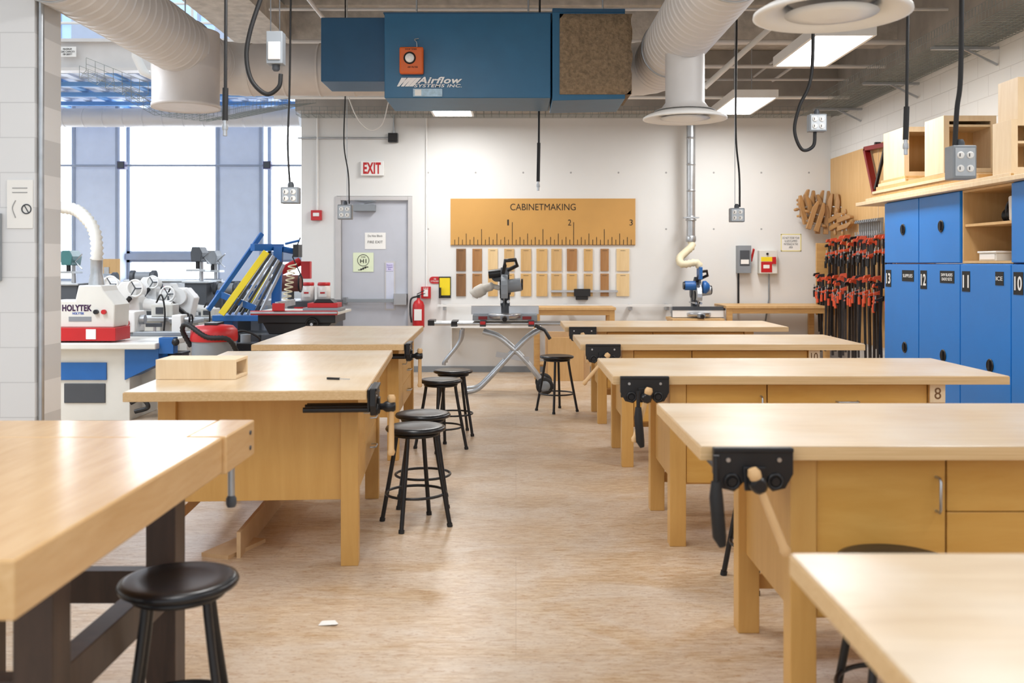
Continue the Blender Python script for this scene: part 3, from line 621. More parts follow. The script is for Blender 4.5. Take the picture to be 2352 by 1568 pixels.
conduit('sprinkler_pipe',[(-2.9,11.6,3.47),(4.0,11.6,3.47)],.02,'thin white sprinkler pipe across the room',WHT,'pipe')
conduit('sprinkler_pipe',[(1.9,11.0,3.72),(4.2,11.0,3.72)],.022,'thin grey pipe under the ceiling beam',DUCT,'pipe')
conduit('sprinkler_pipe',[(-2.4,10.4,3.86),(4.2,10.4,3.86)],.03,'pale sprinkler pipe beneath the ceiling',DUCT,'pipe')
for x,z,r in((3.4,3.9,.02),(3.15,3.95,.014),(2.0,3.92,.018),(-1.9,3.9,.02)): conduit('conduit',[(x,4,z),(x,12.8,z)],r,'long grey conduit running below the ceiling',DUCT,group='ceiling conduits')
for y_,z in((9.4,3.95),(12.2,3.8)): conduit('conduit',[(-2.4,y_,z),(4.2,y_,z)],.016,'grey conduit crossing below the ceiling',DUCT,group='ceiling conduits')
conduit('brace_strut',[at(1618,200,10),at(1768,65,10.0),at(1800,35,10.0)+Vector((0,0,.3))],.03,'diagonal pale brace pipe under the ceiling',WHT,'pipe')
conduit('drain_pipe',[at(310,-60,11.5),at(313,130,11.5),at(330,165,11.5),at(352,178,11.5),at(356,150,11.5),at(350,-60,11.5)],.055,'white bent drain pipes beside the mezzanine',WHT,'pipe')
conduit('conduit',[(-8.9,15.2,Z_(380,15.2)),(XL,15.2,Z_(380,15.2))],.018,'long horizontal conduit crossing in front of windows',FRAME)
VB=mat('dark_violet_box',(66,62,100),.5)
for px in(279,614):
    x=X_(px,15.15);M().box(x-.06,x+.06,15.12,15.24,Z_(380,15.2)-.06,Z_(380,15.2)+.06,VB).box(x-.045,x+.045,15.11,15.12,Z_(380,15.2)-.045,Z_(380,15.2)+.045,DGREY).done('junction_box',None,(x,15.18,2.9),.003,'dark square junction box on the window conduit','electrical box')
# ================= PENDANTS
def obox(t,c,w,h,dp,m,quad=True):
    x,y,z=c
    bd=t.part(M().box(x-w/2,x+w/2,y-dp/2,y+dp/2,z-h/2,z+h/2,m),'outlet_box',.006)
    g=M();g.box(x-w*.42,x+w*.42,y-dp/2-.004,y-dp/2,z-h*.42,z+h*.42,GALV)
    for i in(-1,1):
        for j in(-1,1):g.lathe((x+i*w*.2,y-dp/2-.004,z+j*h*.2),[(w*.15,0),(w*.15,.004),(w*.12,.006)],WHT,16,(0,-1,0)).box(x+i*w*.2-.008,x+i*w*.2-.004,y-dp/2-.012,y-dp/2-.008,z+j*h*.2-.008,z+j*h*.2+.008,INK)
    t.part(g,'outlet_plate',0,bd)
def top(p): return Vector((p.x,p.y,ZU))
def pend(pts,d,r,box=None,lab='hanging power outlet box on a black cable',m=BLKP,wire=None):
    P_=[at(a,b_,d) for a,b_ in pts];P_[0]=P_[0].copy()
    t=T('pendant_outlet' if box else 'hanging_cable',lab,'power outlet' if box else 'cable',P_[-1])
    t.part(M().sweep([top(P_[0])]+catmull(P_,8),r,m,8),'cable')
    if box:
        (a,b_,w,h)=box;c=at(a,b_,d);obox(t,c,w*d/F,h*d/F,.07 if w<50 else .1,GREYM)
        t.part(M().lathe(c+Vector((0,0,h*d/F/2)),[(.02,0),(.02,.02),(.012,.035)],DGREY,12),'cable_grip')
    if wire:
        t.part(M().cyl(at(wire[0],wire[1],d),top(at(wire[0],wire[1],d)),.003,GALV,seg=5),'support_wire')
    return t
def hose(px,py0,py1,d,px1=None,lab='black air hose hanging from the ceiling'):
    px1=px1 or px;a=at(px,-20,d);b_=at(px1,py1,d);mid=at(px+(px1-px)*.6,py1-110,d)
    t=T('hanging_air_hose',lab,'hose',b_)
    t.part(M().sweep([top(a),a,mid],.009,BLKP,8),'cable')
    t.part(M().cyl(mid,b_+Vector((0,0,.08)),.015,BLKP),'hose_end')
    t.part(M().cyl(b_+Vector((0,0,.08)),b_,.011,CHROME).lathe(b_+Vector((0,0,.03)),[(.014,0),(.016,.01),(.014,.03)],GALV,12),'coupling')
hose(519,0,312,5.0,517)
pend([(601,-10),(575,70),(566,130),(578,185),(612,216),(640,200),(645,170)],5.4,.013,None,'thick black looped cable hanging from the ceiling')
t=T('pendant_switch','grey hanging switch box on thin wires','switch box',at(634,160,5.4));c=at(634,112,5.4)
t.part(M().box(c.x-.045,c.x+.045,5.36,5.44,c.z-.09,c.z+.09,GREYM).box(c.x-.035,c.x+.035,5.352,5.36,c.z-.07,c.z+.03,DFRM),'switch_body',.008)
t.part(M().lathe((c.x,5.4,c.z-.125),[(.014,0),(.022,.01),(.022,.035)],DGREY,12),'cable_grip')
for xo in(-.03,.02):t.part(M().cyl((c.x+xo,5.4,c.z+.09),(c.x+xo,5.4,ZU),.003,DGREY,seg=6),'support_wire')
pend([(668,-10),(665,200),(661,330),(666,428)],6.15,.0065,(668,449,42,38))
pend([(793,215),(790,330),(800,400),(802,468)],8.9,.006,(793,487,33,34),wire=(797,470))
pend([(797,215),(820,270),(850,298),(878,285),(892,235)],8.95,.005,None,'thin white cable looping below the duct',WHT)
hose(1240,255,438,8.4,1236)
pend([(1692,70),(1690,300),(1698,400),(1699,475)],8.0,.008,(1692,494,33,32),wire=(1688,477))
pend([(1868,-10),(1864,170),(1836,245),(1825,300),(1842,343),(1868,335),(1872,300)],6.7,.012,(1876,283,40,40))
hose(2086,0,355,5.2,2080)
pend([(2209,-10),(2206,180),(2198,250),(2193,338)],4.9,.013,(2206,374,54,76))
# ================= LOCKERS
XLK=3.55;XK=XR-.02;zj=1.48;zt=2.06;W_=.79;y=9.27
nums=['13','12','11','10','9']
tags=['SUPPLIES','SAW BLADES\nDADO SETS','ICE','','']
def lockerdoor(t,bd,y0,y1,z0,z1,ky,kz,num=None,tag=None):
    dr=t.part(M().box(XLK-.018,XLK,y0+.008,y1-.008,z0+.008,z1-.008,BLUE),'door',.003,bd)
    t.part(M().lathe((XLK-.018,ky,kz),[(.05,-.001),(.052,.004),(.046,.010),(.038,.006),(.001,.005)],BLK,28,(-1,0,0)).box(XLK-.032,XLK-.022,ky-.007,ky+.007,kz-.035,kz+.035,BLKP),'latch',0,dr)
    if num:
        t.part(M().box(XLK-.021,XLK-.018,y1-.17,y1-.04,z1-.22,z1-.06,INK).text(num,(XLK-.0212,y1-.105,z1-.14),.10,.1,WHT,'-x',bold=.02),'number_plate',0,dr)
    if tag:
        w_=.26 if len(tag)>4 else .12
        t.part(M().box(XLK-.021,XLK-.018,y0+.10,y0+.10+w_,z1-.16,z1-.06,INK).text(tag,(XLK-.0212,y0+.10+w_/2,z1-.11),w_*.8,.03 if '\n' not in tag else .06,WHT,'-x'),'name_plate',0,dr)
for i,n in enumerate(nums):
    y1=y-i*W_;y0=y1-W_
    if y0<5.2: break
    t=T('locker','tall blue steel locker numbered %s with round black latch'%n,'locker',(XLK+.37,(y0+y1)/2,0),'blue lockers')
    bd=t.part(M().box(XLK,XK,y0+.003,y1-.003,0,zj-.003,BLUE),'body',.004)
    lockerdoor(t,bd,y0,y1,.06,zj,y0+.30,.72,n,tags[i])
    if n!='11':
        t=T('wall_cupboard','blue steel cupboard stacked on a locker','locker',(XLK+.37,(y0+y1)/2,zj),'blue upper cupboards')
        bd=t.part(M().box(XLK,XK,y0+.003,y1-.003,zj+.003,zt,BLUE),'body',.004)
        lockerdoor(t,bd,y0,y1,zj,zt,y0+.34,1.79)
    else:
        t=T('open_shelf_unit','open plywood shelf unit between blue cupboards','shelf',(XLK+.37,(y0+y1)/2,zj))
        a=y0+.003;b_=y1-.003
        g=M().box(XLK,XK,a,a+.02,zj,zt-.001,PLYG).box(XLK,XK,b_-.02,b_,zj,zt-.001,PLYG).box(XLK,XK,a+.02,b_-.02,zj,zj+.02,PLYG).box(XLK,XK,a+.02,b_-.02,zt-.02,zt-.001,PLYG).box(XK-.02,XK,a+.02,b_-.02,zj+.02,zt-.02,PLYG)
        t.part(g,'carcass',.002);t.part(M().box(XLK+.01,XK-.02,a+.02,b_-.02,1.77,1.79,PLYG),'shelf')
        ym=(a+b_)/2
        M().ring((XLK+.25,ym+.05,1.89),.085,.014,BLK,(1,.4,0)).lathe((XLK+.2,ym-.02,1.85),[(.02,-.02),(.06,-.015),(.06,.02),(.02,.025)],BLK,20,(.4,1,0)).lathe((XLK+.25,ym+.14,1.85),[(.02,-.02),(.06,-.015),(.06,.02),(.02,.025)],BLK,20,(.4,1,0)).done('ear_muffs',None,(XLK+.2,ym,1.79),label='black ear muffs resting on the plywood shelf',cat='ear muffs')
        M().box(XLK+.42,XLK+.62,ym-.16,ym+.18,1.791,1.98,DGREY).box(XLK+.415,XLK+.42,ym-.1,ym+.1,1.85,1.93,BLK).done('tool_case',None,(XLK+.5,ym,1.79),.006,'dark tool case standing on the plywood shelf','case')
        M().lathe((XLK+.1,a+.12,1.791),[(.05,0),(.06,.01),(.065,.17),(.058,.18)],WHT,24).done('plastic_cup',None,(XLK+.1,a+.12,1.79),label='white plastic tub on the plywood shelf',cat='tub')
        M().box(XLK+.05,XLK+.3,ym-.05,ym+.22,1.501,1.56,CREAM).box(XLK+.045,XLK+.05,ym-.03,ym+.2,1.51,1.55,WHT).box(XLK+.04,XLK+.31,ym-.06,ym+.23,1.56,1.575,WHT).done('storage_box',None,(XLK+.1,ym,1.5),.004,'cream lidded storage box on the lower shelf','box')
        M().beam((XLK+.4,a+.14,1.52),(XLK+.55,a+.14,1.72),.22,.015,DGREY).beam((XLK+.39,a+.14,1.53),(XLK+.54,a+.14,1.72),.18,.018,PLYG).done('picture_frame',None,(XLK+.5,a+.14,1.505),.001,'dark framed panel leaning in the shelf','frame')
M().box(XLK-.09,XK,5.5,9.85,2.061,2.095,PLY).done('plywood_shelf',None,(XLK+.3,7.6,2.06),.003,'long birch plywood shelf on top of the lockers','shelf')
def carcass(x0,x1,y0,y1,z0,z1,lab,sh=None,div=None):
    t=T('unfinished_cabinet',lab,'cabinet',((x0+x1)/2,(y0+y1)/2,z0));k=.02
    t.part(M().box(x0,x0+k,y0,y1,z0,z1,PLY).box(x1-k,x1,y0,y1,z0,z1,PLY).box(x0+k,x1-k,y0,y1,z0,z0+k,PLY).box(x0+k,x1-k,y0,y1,z1-k,z1,PLY).box(x0+k,x1-k,y1-.01,y1,z0+k,z1-k,PLYG),'carcass',.001)
    t.part(M().box(x0,x0+.045,y0-.02,y0,z0,z1,PLY).box(x1-.045,x1,y0-.02,y0,z0,z1,PLY).box(x0+.045,x1-.045,y0-.02,y0,z1-.045,z1,PLY).box(x0+.045,x1-.045,y0-.02,y0,z0,z0+.04,PLY),'face_frame')
    for s_ in (sh or []):t.part(M().box(x0+k,x1-k,y0-.01,y1-.01,s_,s_+.018,PLY),'shelf')
    if div:t.part(M().box(div,div+.02,y0-.01,y1-.01,z0+.02,z1-.02,PLY),'divider')
carcass(3.55,3.98,8.86,9.34,2.281,2.73,'unfinished birch cabinet carcass on stacked boards')
carcass(3.5,3.93,7.93,8.28,2.221,2.69,'unfinished birch cabinet with upper rail on stacked boards',[2.60])
carcass(3.5,4.1,6.85,7.1,2.121,2.50,'unfinished birch cabinet with open compartments',[2.33],3.72)
carcass(3.55,4.1,6.86,7.12,2.501,2.80,'small birch cabinet stacked on another cabinet')
for x0,x1,ya,yb_,z0,z1,m in ((3.47,3.62,6.8,9.6,2.096,2.12,PLY),(3.66,3.85,6.6,9.6,2.096,2.12,PLYG),(3.9,4.15,6.6,9.5,2.096,2.12,PLY),(3.49,3.63,7.3,9.5,2.121,2.155,PINE),(3.67,4.1,7.3,9.5,2.121,2.155,PLY),(3.48,4.12,7.5,9.45,2.156,2.18,PLY),(3.5,4.1,7.85,9.4,2.181,2.22,PLYG),(3.52,4.05,8.75,9.4,2.221,2.25,PLY),(3.54,4.02,8.8,9.38,2.251,2.28,PLYG)):
    M().box(x0,x1,ya,yb_,z0,z1,m).box(x0+.01,x0+.03,ya-.004,ya,z0+.004,z1-.004,PINE).done('wood_board',None,((x0+x1)/2,(ya+yb_)/2,z0),.002,'rough cut wooden board stacked on the shelf','board',group='boards stacked on the shelf')
# ================= RIGHT WALL: backing, clamps
M().box(XR-.022,XR-.004,9.9,13.15,.5,2.9,PLYG).box(XR-.03,XR-.022,11.4,11.41,.5,2.9,PLY).done('wall_board',None,(XR,11.5,.5),0,'golden plywood backing board on the block wall','board')
rk=T('clamp_rack','wooden rails holding rows of bar clamps','rack',(4.15,11.5,.8))
rk.part(M().box(4.19,4.265,10.15,12.79,1.60,1.68,PINE),'rail',.003);rk.part(M().box(4.05,4.265,10.15,12.79,1.12,1.2,PINE),'rail',.003)
for yy in (10.1,12.8): rk.part(M().box(3.98,4.265,yy,yy+.04,.8,1.75,PINE),'bracket',.003)
def clamp(L,col,hc=BLK,bm=BLK):
    t=T('bar_clamp','black steel bar clamp with orange jaws','clamp',(0,0,0),'bar clamps on the rack')
    t.part(M().box(-.014,.014,-.008,.008,-L,0,bm),'bar',.001)
    t.part(M().prism([(.018,.03),(-.055,.022),(-.07,-.012),(-.055,-.018),(-.035,-.008),(.018,-.035)],-.012,.012,col,'y'),'fixed_jaw',.003)
    t.part(M().prism([(.02,-.18),(-.065,-.18),(-.065,-.16),(-.02,-.145),(.02,-.125)],-.013,.013,col,'y'),'sliding_jaw',.003)
    t.part(M().cyl((-.058,0,-.20),(-.058,0,-.12),.006,CHROME,seg=8).cyl((-.058,0,-.29),(-.058,0,-.20),.016,hc,seg=10),'screw_handle')
    return t.e
cA=clamp(.72,ORG2,BLK,CBAR);cB=clamp(.92,ORG2,ORG2,CBAR);cC=clamp(.75,BLK)
rn=random.Random(8)
cA.location=(4.13,10.2,1.76);cB.location=(3.98,10.25,1.28);cC.location=(4.13,10.32,1.76);cC['label']='all black steel bar clamp on the rack'
for i in range(29):
    yy=10.40+i*.083
    dup((cA,cC,cA)[i%3],(4.13+rn.uniform(-.04,.01),yy,1.76+rn.uniform(-.06,.05)),0,rot=(0,rn.uniform(-.03,.03),rn.uniform(-.4,.4)))
    dup(cC if i%4==0 else cB,(3.98+rn.uniform(-.04,.01),yy+.03,1.28+rn.uniform(-.06,.06)),0,rot=(0,rn.uniform(-.03,.03),rn.uniform(-.4,.4)))
cD=clamp(.38,GREYM,ORG2,GREYM);cD['label']='short grey bar clamp with orange handle';cD['group']='short clamps on the board';cD.location=(4.2,11.1,1.98)
for i in range(10): dup(cD,(4.2,11.17+i*.07,1.98),0)
# handscrews
hs=T('handscrew_clamp','wooden handscrew clamp hanging on the board','clamp',(0,0,0),'wooden handscrew clamps')
for s_ in(-1,1):
    hs.part(M().prism([(s_*.02,-.19),(s_*.085,-.19),(s_*.085,.10),(s_*.05,.20),(s_*.02,.20)],-.028,.028,HSW,'x'),'jaw',.006)
for z,s_ in((.03,1),(-.09,-1)):hs.part(M().cyl((0,-.11,z),(0,.11,z),.008,GALV,seg=8).sweep([(0,s_*.10,z),(0,s_*.12,z),(0,s_*.15,z),(0,s_*.165,z)],[.014,.022,.02,.012],HSW,10),'screw')
hs=hs.e
pl=[(4.14,13.0,2.26,.12,1.45),(4.02,12.93,2.2,-.12,1.5),(3.92,12.98,2.27,.2,1.6),(3.86,12.86,2.2,-.25,1.65),(4.2,12.78,2.2,.1,.9),(4.17,12.55,2.03,1.35,.15),(4.17,12.25,2.0,1.45,.1),(4.06,12.82,2.06,.05,1.4),(3.97,12.78,2.1,.3,1.5)]
for i,(x,yy,z,a,bq) in enumerate(pl):
    if i==0: hs.location=(x,yy,z);hs.rotation_euler=(a,0,bq)
    else: dup(hs,(x,yy,z),rot=(a,0,bq))
g=M()
for z in (2.12,2.28):g.cyl((3.8,13.08,z),(4.27,13.08,z),.015,PINE)
g.box(4.24,4.27,13.0,13.14,2.05,2.35,PINE);g.done('peg_hanger',None,(4.27,13.05,2.15),0,'wooden pegs holding handscrew clamps','peg')
g=M();q=[(10.95,2.83),(11.65,2.86),(11.35,2.3),(10.95,2.3)]
for a,b_ in zip(q,q[1:]+q[:1]):g.beam((4.22,a[0],a[1]),(4.22,b_[0],b_[1]),.05,.07,DRED,(1,0,0))
g.box(4.2,4.265,11.3,11.34,2.82,2.9,BLK);g.beam((4.2,11.0,2.8),(4.2,11.3,2.35),.04,.03,BLK,(1,0,0));g.done('red_frame_clamp',None,(4.22,11.3,2.3),.003,'dark red angled metal frame hanging on plywood','frame')
# ================= FAR LOW BENCHES, SAWS
def walltable(x0,x1,y0,y1,h,lab):
    t=T('wall_table',lab,'table',((x0+x1)/2,(y0+y1)/2,0))
    t.part(M().box(x0,x1,y0,y1,h-.035,h,PLYG).box(x0+.03,x1-.03,y0+.02,y0+.04,h-.1,h-.035,PINE),'tabletop',.003)
    for x in(x0+.05,x1-.05):
        for yy in(y0+.05,y1-.05):t.part(M().box(x-.035,x+.035,yy-.035,yy+.035,0,h-.035,PINE),'leg',.003)
    t.part(M().box(x0+.02,x1-.02,y0+.06,y1-.03,.16,.18,PLYG),'shelf')
yy0=12.35
walltable(X_(1225,yy0),X_(1415,yy0),yy0,12.9,Z_(706,yy0),'low pine table against the white wall')
walltable(X_(1668,yy0),X_(1910,yy0),yy0,13.1,Z_(702,yy0),'long pine side table against the white wall')
t=T('saw_stand_table','pine stand carrying the blue mitre saw','table',(X_(1606,yy0),12.7,0));x0,x1=X_(1545,yy0),X_(1665,yy0)
zt2=Z_(732,yy0)
t.part(M().box(x0,x1,yy0,12.93,zt2-.04,zt2,PLYG),'tabletop',.003)
for x in(x0+.05,x1-.05):
    for yy in(yy0+.05,12.88):t.part(M().box(x-.035,x+.035,yy-.035,yy+.035,0,zt2-.04,PINE),'leg')
t=T('measuring_fence','long pale measuring fence rail along the wall','rail',(X_(1275,13),13.0,Z_(704,13)))
t.part(M().box(X_(1005,13),X_(1543,13),12.98,13.04,Z_(704,13),Z_(699,13),WHT),'rail')
for px in (1020,1150,1300,1450,1535):t.part(M().box(X_(px,13)-.02,X_(px,13)+.02,13.04,YB,Z_(704,13)-.05,Z_(699,13),GALV),'bracket')
M().box(X_(1035,13),X_(1230,13),12.9,YB,.62,.65,WHT).box(X_(1035,13),X_(1038,13),13.0,YB,.3,.62,WHT).done('wall_ledge',None,(X_(1130,13),13.1,.62),0,'narrow white ledge on the wall','ledge')
M().box(X_(1252,12.25),X_(1355,12.25),12.22,12.25,0,.62,CARD).box(X_(1258,12.25),X_(1340,12.25),12.18,12.215,0,.55,PLYG).done('plywood_sheet',None,(X_(1300,12.2),12.22,0),.002,'plywood offcut sheets leaning by the low table','board')
def mitre(t,o,s,body,arm):
    ox,oy,oz=o
    def V(x,y,z): return (ox+x*s,oy+y*s,oz+z*s)
    g=M();g.box(V(-.34,0,0)[0],V(.34,0,0)[0],oy-.12*s,oy+.12*s,oz,oz+.06*s,GREYM);g.lathe(V(0,-.08,.03),[(.17*s,0),(.175*s,.01*s),(.175*s,.04*s),(.16*s,.045*s)],CHROME);g.beam(V(0,-.1,.04),V(0,-.36,.04),.09*s,.05*s,GREYM);g.cyl(V(0,-.36,.04),V(0,-.42,.03),.025*s,BLK)
    base=t.part(g,'base',.004)
    for a,b_ in((-.36,-.04),(.04,.36)): t.part(M().box(V(a,0,0)[0],V(b_,0,0)[0],oy+.02*s,oy+.05*s,oz+.06*s,oz+.15*s,CHROME),'fence',.003,base)
    g=M();g.beam(V(0,.12,.04),V(0,.18,.34),.1*s,.12*s,arm);g.cyl(V(-.06,.18,.34),V(.06,.18,.34),.075*s,arm);g.beam(V(0,.18,.36),V(0,-.05,.52),.09*s,.1*s,arm)
    for xo in(-.035,.035):g.cyl(V(xo,.35,.2),V(xo,-.12,.2),.016*s,CHROME)
    t.part(g,'arm',.005,base)
    g=M();g.lathe(V(-.012,-.05,.30),[(.02*s,0),(.165*s,.0),(.165*s,.004),(.02*s,.005)],CHROME,40,(1,0,0));t.part(g,'saw_blade',0,base)
    pol=[(oy+(-.05+.185*math.cos(a))*s,oz+(.30+.185*math.sin(a))*s) for a in [math.radians(v) for v in range(-10,201,15)]]
    g=M();g.prism(pol,ox-.04*s,ox+.03*s,body,'x');g.cyl(V(.02,-.05,.36),V(.17,-.05,.38),.07*s,body);g.cyl(V(.17,-.05,.38),V(.19,-.05,.38),.06*s,BLK);g.lathe(V(-.042,-.05,.30),[(.03*s,0),(.07*s,.002),(.07*s,.012)],BLK,24,(-1,0,0));t.part(g,'blade_guard',.006,base)
    g=M();g.sweep([V(-.02,-.1,.5),V(.0,-.16,.58),V(.0,-.16,.63),V(.11,-.12,.64),V(.13,-.08,.58),V(.03,-.04,.53)],.021*s,BLK,10);t.part(g,'handle',0,base)
    return base
dS=11.1;xs=X_(1160,dS);zS=Z_(742,dS)
ST=T('mobile_saw_stand','silver folding wheeled saw stand with crossed legs','saw stand',(xs,dS,0))
for yo in(-.12,.12):ST.part(M().cyl((X_(985,dS),dS+yo,zS),(X_(1290,dS),dS+yo,zS),.02,CHROME),'rail')
ST.part(M().box(X_(985,dS),X_(1000,dS),dS-.14,dS+.14,zS-.02,zS+.04,BLK),'end_support')
for px in(1045,1110,1220):
    bk=ST.part(M().box(X_(px,dS)-.035,X_(px,dS)+.035,dS-.16,dS+.16,zS-.03,zS+.033,DGREY),'bracket',.004)
    ST.part(M().box(X_(px,dS)-.03,X_(px,dS)+.03,dS-.175,dS-.16,zS-.005,zS+.03,RED if px!=1045 else BLK),'clamp_lever',.003,bk)
for yy in(-.16,.16):
    y=dS+yy
    ST.part(M().sweep(catmull([(X_(1245,dS),y,Z_(753,dS)),(X_(1205,dS),y,Z_(780,dS)),(X_(1120,dS),y,Z_(870,dS)),(X_(1095,dS),y,.05),(X_(1070,dS),y,.025)],6),.025,GALV,10),'leg')
    ST.part(M().sweep(catmull([(X_(1110,dS),y,Z_(760,dS)),(X_(1150,dS),y,Z_(775,dS)),(X_(1205,dS),y,Z_(825,dS)),(X_(1248,dS),y,Z_(880,dS))],6),.025,GALV,10),'leg')
    ST.part(M().sweep(catmull([(X_(1062,dS),y,Z_(755,dS)),(X_(1056,dS),y,Z_(785,dS)),(X_(1025,dS),y,Z_(825,dS)),(X_(1022,dS),y,Z_(835,dS))],6),.022,GALV,10),'leg')
    w_=(X_(1250,dS),y+(.05 if yy>0 else -.05),.1);ST.part(M().lathe((w_[0],w_[1]-.02,.1),[(.03,0),(.07,.0),(.095,.005),(.1,.02),(.095,.035),(.07,.04),(.03,.04)],BLKP,32,(0,1,0)).lathe((w_[0],w_[1]-.024,.1),[(.02,0),(.06,.0),(.06,.048),(.02,.048)],GREYM,20,(0,1,0)),'wheel')
for px,z in((1070,.025),(1160,Z_(820,dS)),(1022,Z_(830,dS)),(1205,Z_(822,dS))):ST.part(M().cyl((X_(px,dS),dS-.16,z),(X_(px,dS),dS+.16,z),.018,CHROME),'crossbar')
ST.part(M().beam((X_(1140,dS),dS-.17,Z_(810,dS)),(X_(1215,dS),dS-.17,Z_(822,dS)),.012,.06,CHROME),'pivot_plate')
ST.part(M().sweep([(X_(1228,dS),dS-.2,Z_(745,dS)),(X_(1250,dS),dS-.22,Z_(755,dS)),(X_(1262,dS),dS-.22,Z_(775,dS))],.02,BLK,10),'handle')
MS=T('mitre_saw','grey sliding mitre saw with dust bag and black handle','mitre saw',(xs,dS,zS+.035))
bs=mitre(MS,(xs,dS,zS+.036),1.08,GREYM,DGREY)
for a,b_ in((-.3,-.2),(.2,.3)):MS.part(M().box(xs+a,xs+b_,dS-.14,dS-.128,zS+.05,zS+.085,DRED),'front_plate',0,bs)
MS.part(M().sweep(catmull([(xs-.06,dS+.05,zS+.40),(xs-.15,dS+.05,zS+.42),(xs-.25,dS+.05,zS+.39),(xs-.34,dS+.05,zS+.34),(xs-.37,dS+.05,zS+.31)],5),[.03]*5+[.05]*5+[.07]*5+[.06]*5+[.03],mat('dust_bag_cloth',(204,198,188),.9,var=.15),14),'dust_bag',0,bs)
MS.part(M().cyl((xs-.1,dS+.02,zS+.54),(xs-.03,dS+.2,zS+.54),.065,DGREY).cyl((xs-.02,dS+.02,zS+.58),(xs-.19,dS+.02,zS+.56),.05,BLK),'motor',0,bs)
xs2=X_(1606,12.5);BS=T('mitre_saw','blue compound mitre saw on the pine stand','mitre saw',(xs2,12.6,zt2))
bs=mitre(BS,(xs2,12.65,zt2+.001),.95,GALV,DGREY)
BS.part(M().cyl((xs2-.18,12.55,zt2+.42),(xs2-.04,12.55,zt2+.42),.06,BLUED).cyl((xs2-.2,12.55,zt2+.42),(xs2-.18,12.55,zt2+.42),.05,BLK).lathe((xs2+.045,12.5,zt2+.40),[(.03,0),(.08,0),(.085,.04),(.05,.08),(.03,.09)],BLUED,24,(1,0,0)).box(xs2-.015,xs2+.025,12.4,12.6,zt2+.5,zt2+.66,BLUED),'motor',.004,bs)
BS.part(M().box(xs2-.34,xs2+.34,12.52,12.54,zt2+.01,zt2+.14,WHT).box(xs2-.345,xs2+.345,12.515,12.52,zt2+.1,zt2+.15,DGREY),'front_plate',.003,bs)
# ================= LEFT MACHINES
dm=9.1
mx=lambda px:X_(px,dm);mz=lambda py:Z_(py,dm)
J=T('planer_machine','cream and blue woodworking machine with red band and dust hose','woodworking machine',(mx(250),dm+.4,0))
bd=J.part(M().box(mx(110),mx(298),dm,dm+.7,0,mz(800),CREAM).box(mx(148),mx(243),dm-.012,dm,mz(925),mz(880),DGREY),'base_cabinet',.008)
J.part(M().box(mx(110),mx(246),dm-.02,dm,mz(872),mz(832),BLUED),'side_panel',.003,bd,'blue painted panel')
J.part(M().prism([(mx(288),mz(800)),(mx(366),mz(800)),(mx(366),mz(835)),(mx(288),mz(872))],dm-.02,dm+.3,BLUED),'side_panel',.003,bd,'blue painted panel')
J.part(M().box(mx(110),mx(368),dm-.12,dm+.75,mz(800),mz(786),CREAM),'work_table',.01)
J.part(M().box(mx(110),mx(270),dm-.05,dm+.3,mz(782),mz(752),RED).box(mx(203),mx(226),dm-.056,dm-.05,mz(778),mz(755),WHT),'guard',.01,None,'red painted guard')
tw=J.part(M().prism([(mx(110),mz(752)),(mx(262),mz(752)),(mx(264),mz(700)),(mx(238),mz(668)),(mx(232),mz(655)),(mx(180),mz(655)),(mx(172),mz(690)),(mx(110),mz(690))],dm,dm+.35,CREAM),'head',.012)
J.part(M().text('HOLYTEK',(mx(177),dm-.001,mz(707)),.28,.062,mat('brand_dark_purple',(58,24,66),.5,var=0),bold=.045).text('HOLYTEK',(mx(180),dm-.001,mz(719.5)),.11,.022,mat('brand_blue',(30,80,170),.5,var=0),bold=.03).box(mx(158),mx(210),dm-.003,dm,mz(738),mz(727),GREYM),'lettering',0,tw)
for px in(222,240):J.part(M().cyl((mx(px),dm-.03,mz(716)),(mx(px),dm,mz(716)),.022,BLK if px==222 else RED),'control_knob',0,tw)
J.part(M().lathe((mx(206),dm+.15,mz(660)),[(.075,0),(.07,.06),(.055,.13),(.055,.26),(.06,.27)],GALV),'dust_port')
J.part(M().corr([(mx(206),dm+.15,mz(600)),(mx(207),dm+.15,mz(570)),(mx(198),dm+.18,mz(530)),(mx(175),dm+.22,mz(500)),(mx(140),dm+.3,mz(478)),(mx(90),dm+.35,mz(470))],.062,WHOSE,.05,.25),'flexible_hose')
J.part(M().box(mx(300),mx(450),dm+.05,dm+.15,mz(772),mz(764),GREYM).box(mx(366),mx(400),dm-.02,dm+.1,mz(812),mz(775),BLUED).lathe((mx(405),dm,mz(785)),[(.01,0),(.035,.01),(.035,.03),(.01,.04)],BLK,16,(0,-1,0)),'fence_support',.004)
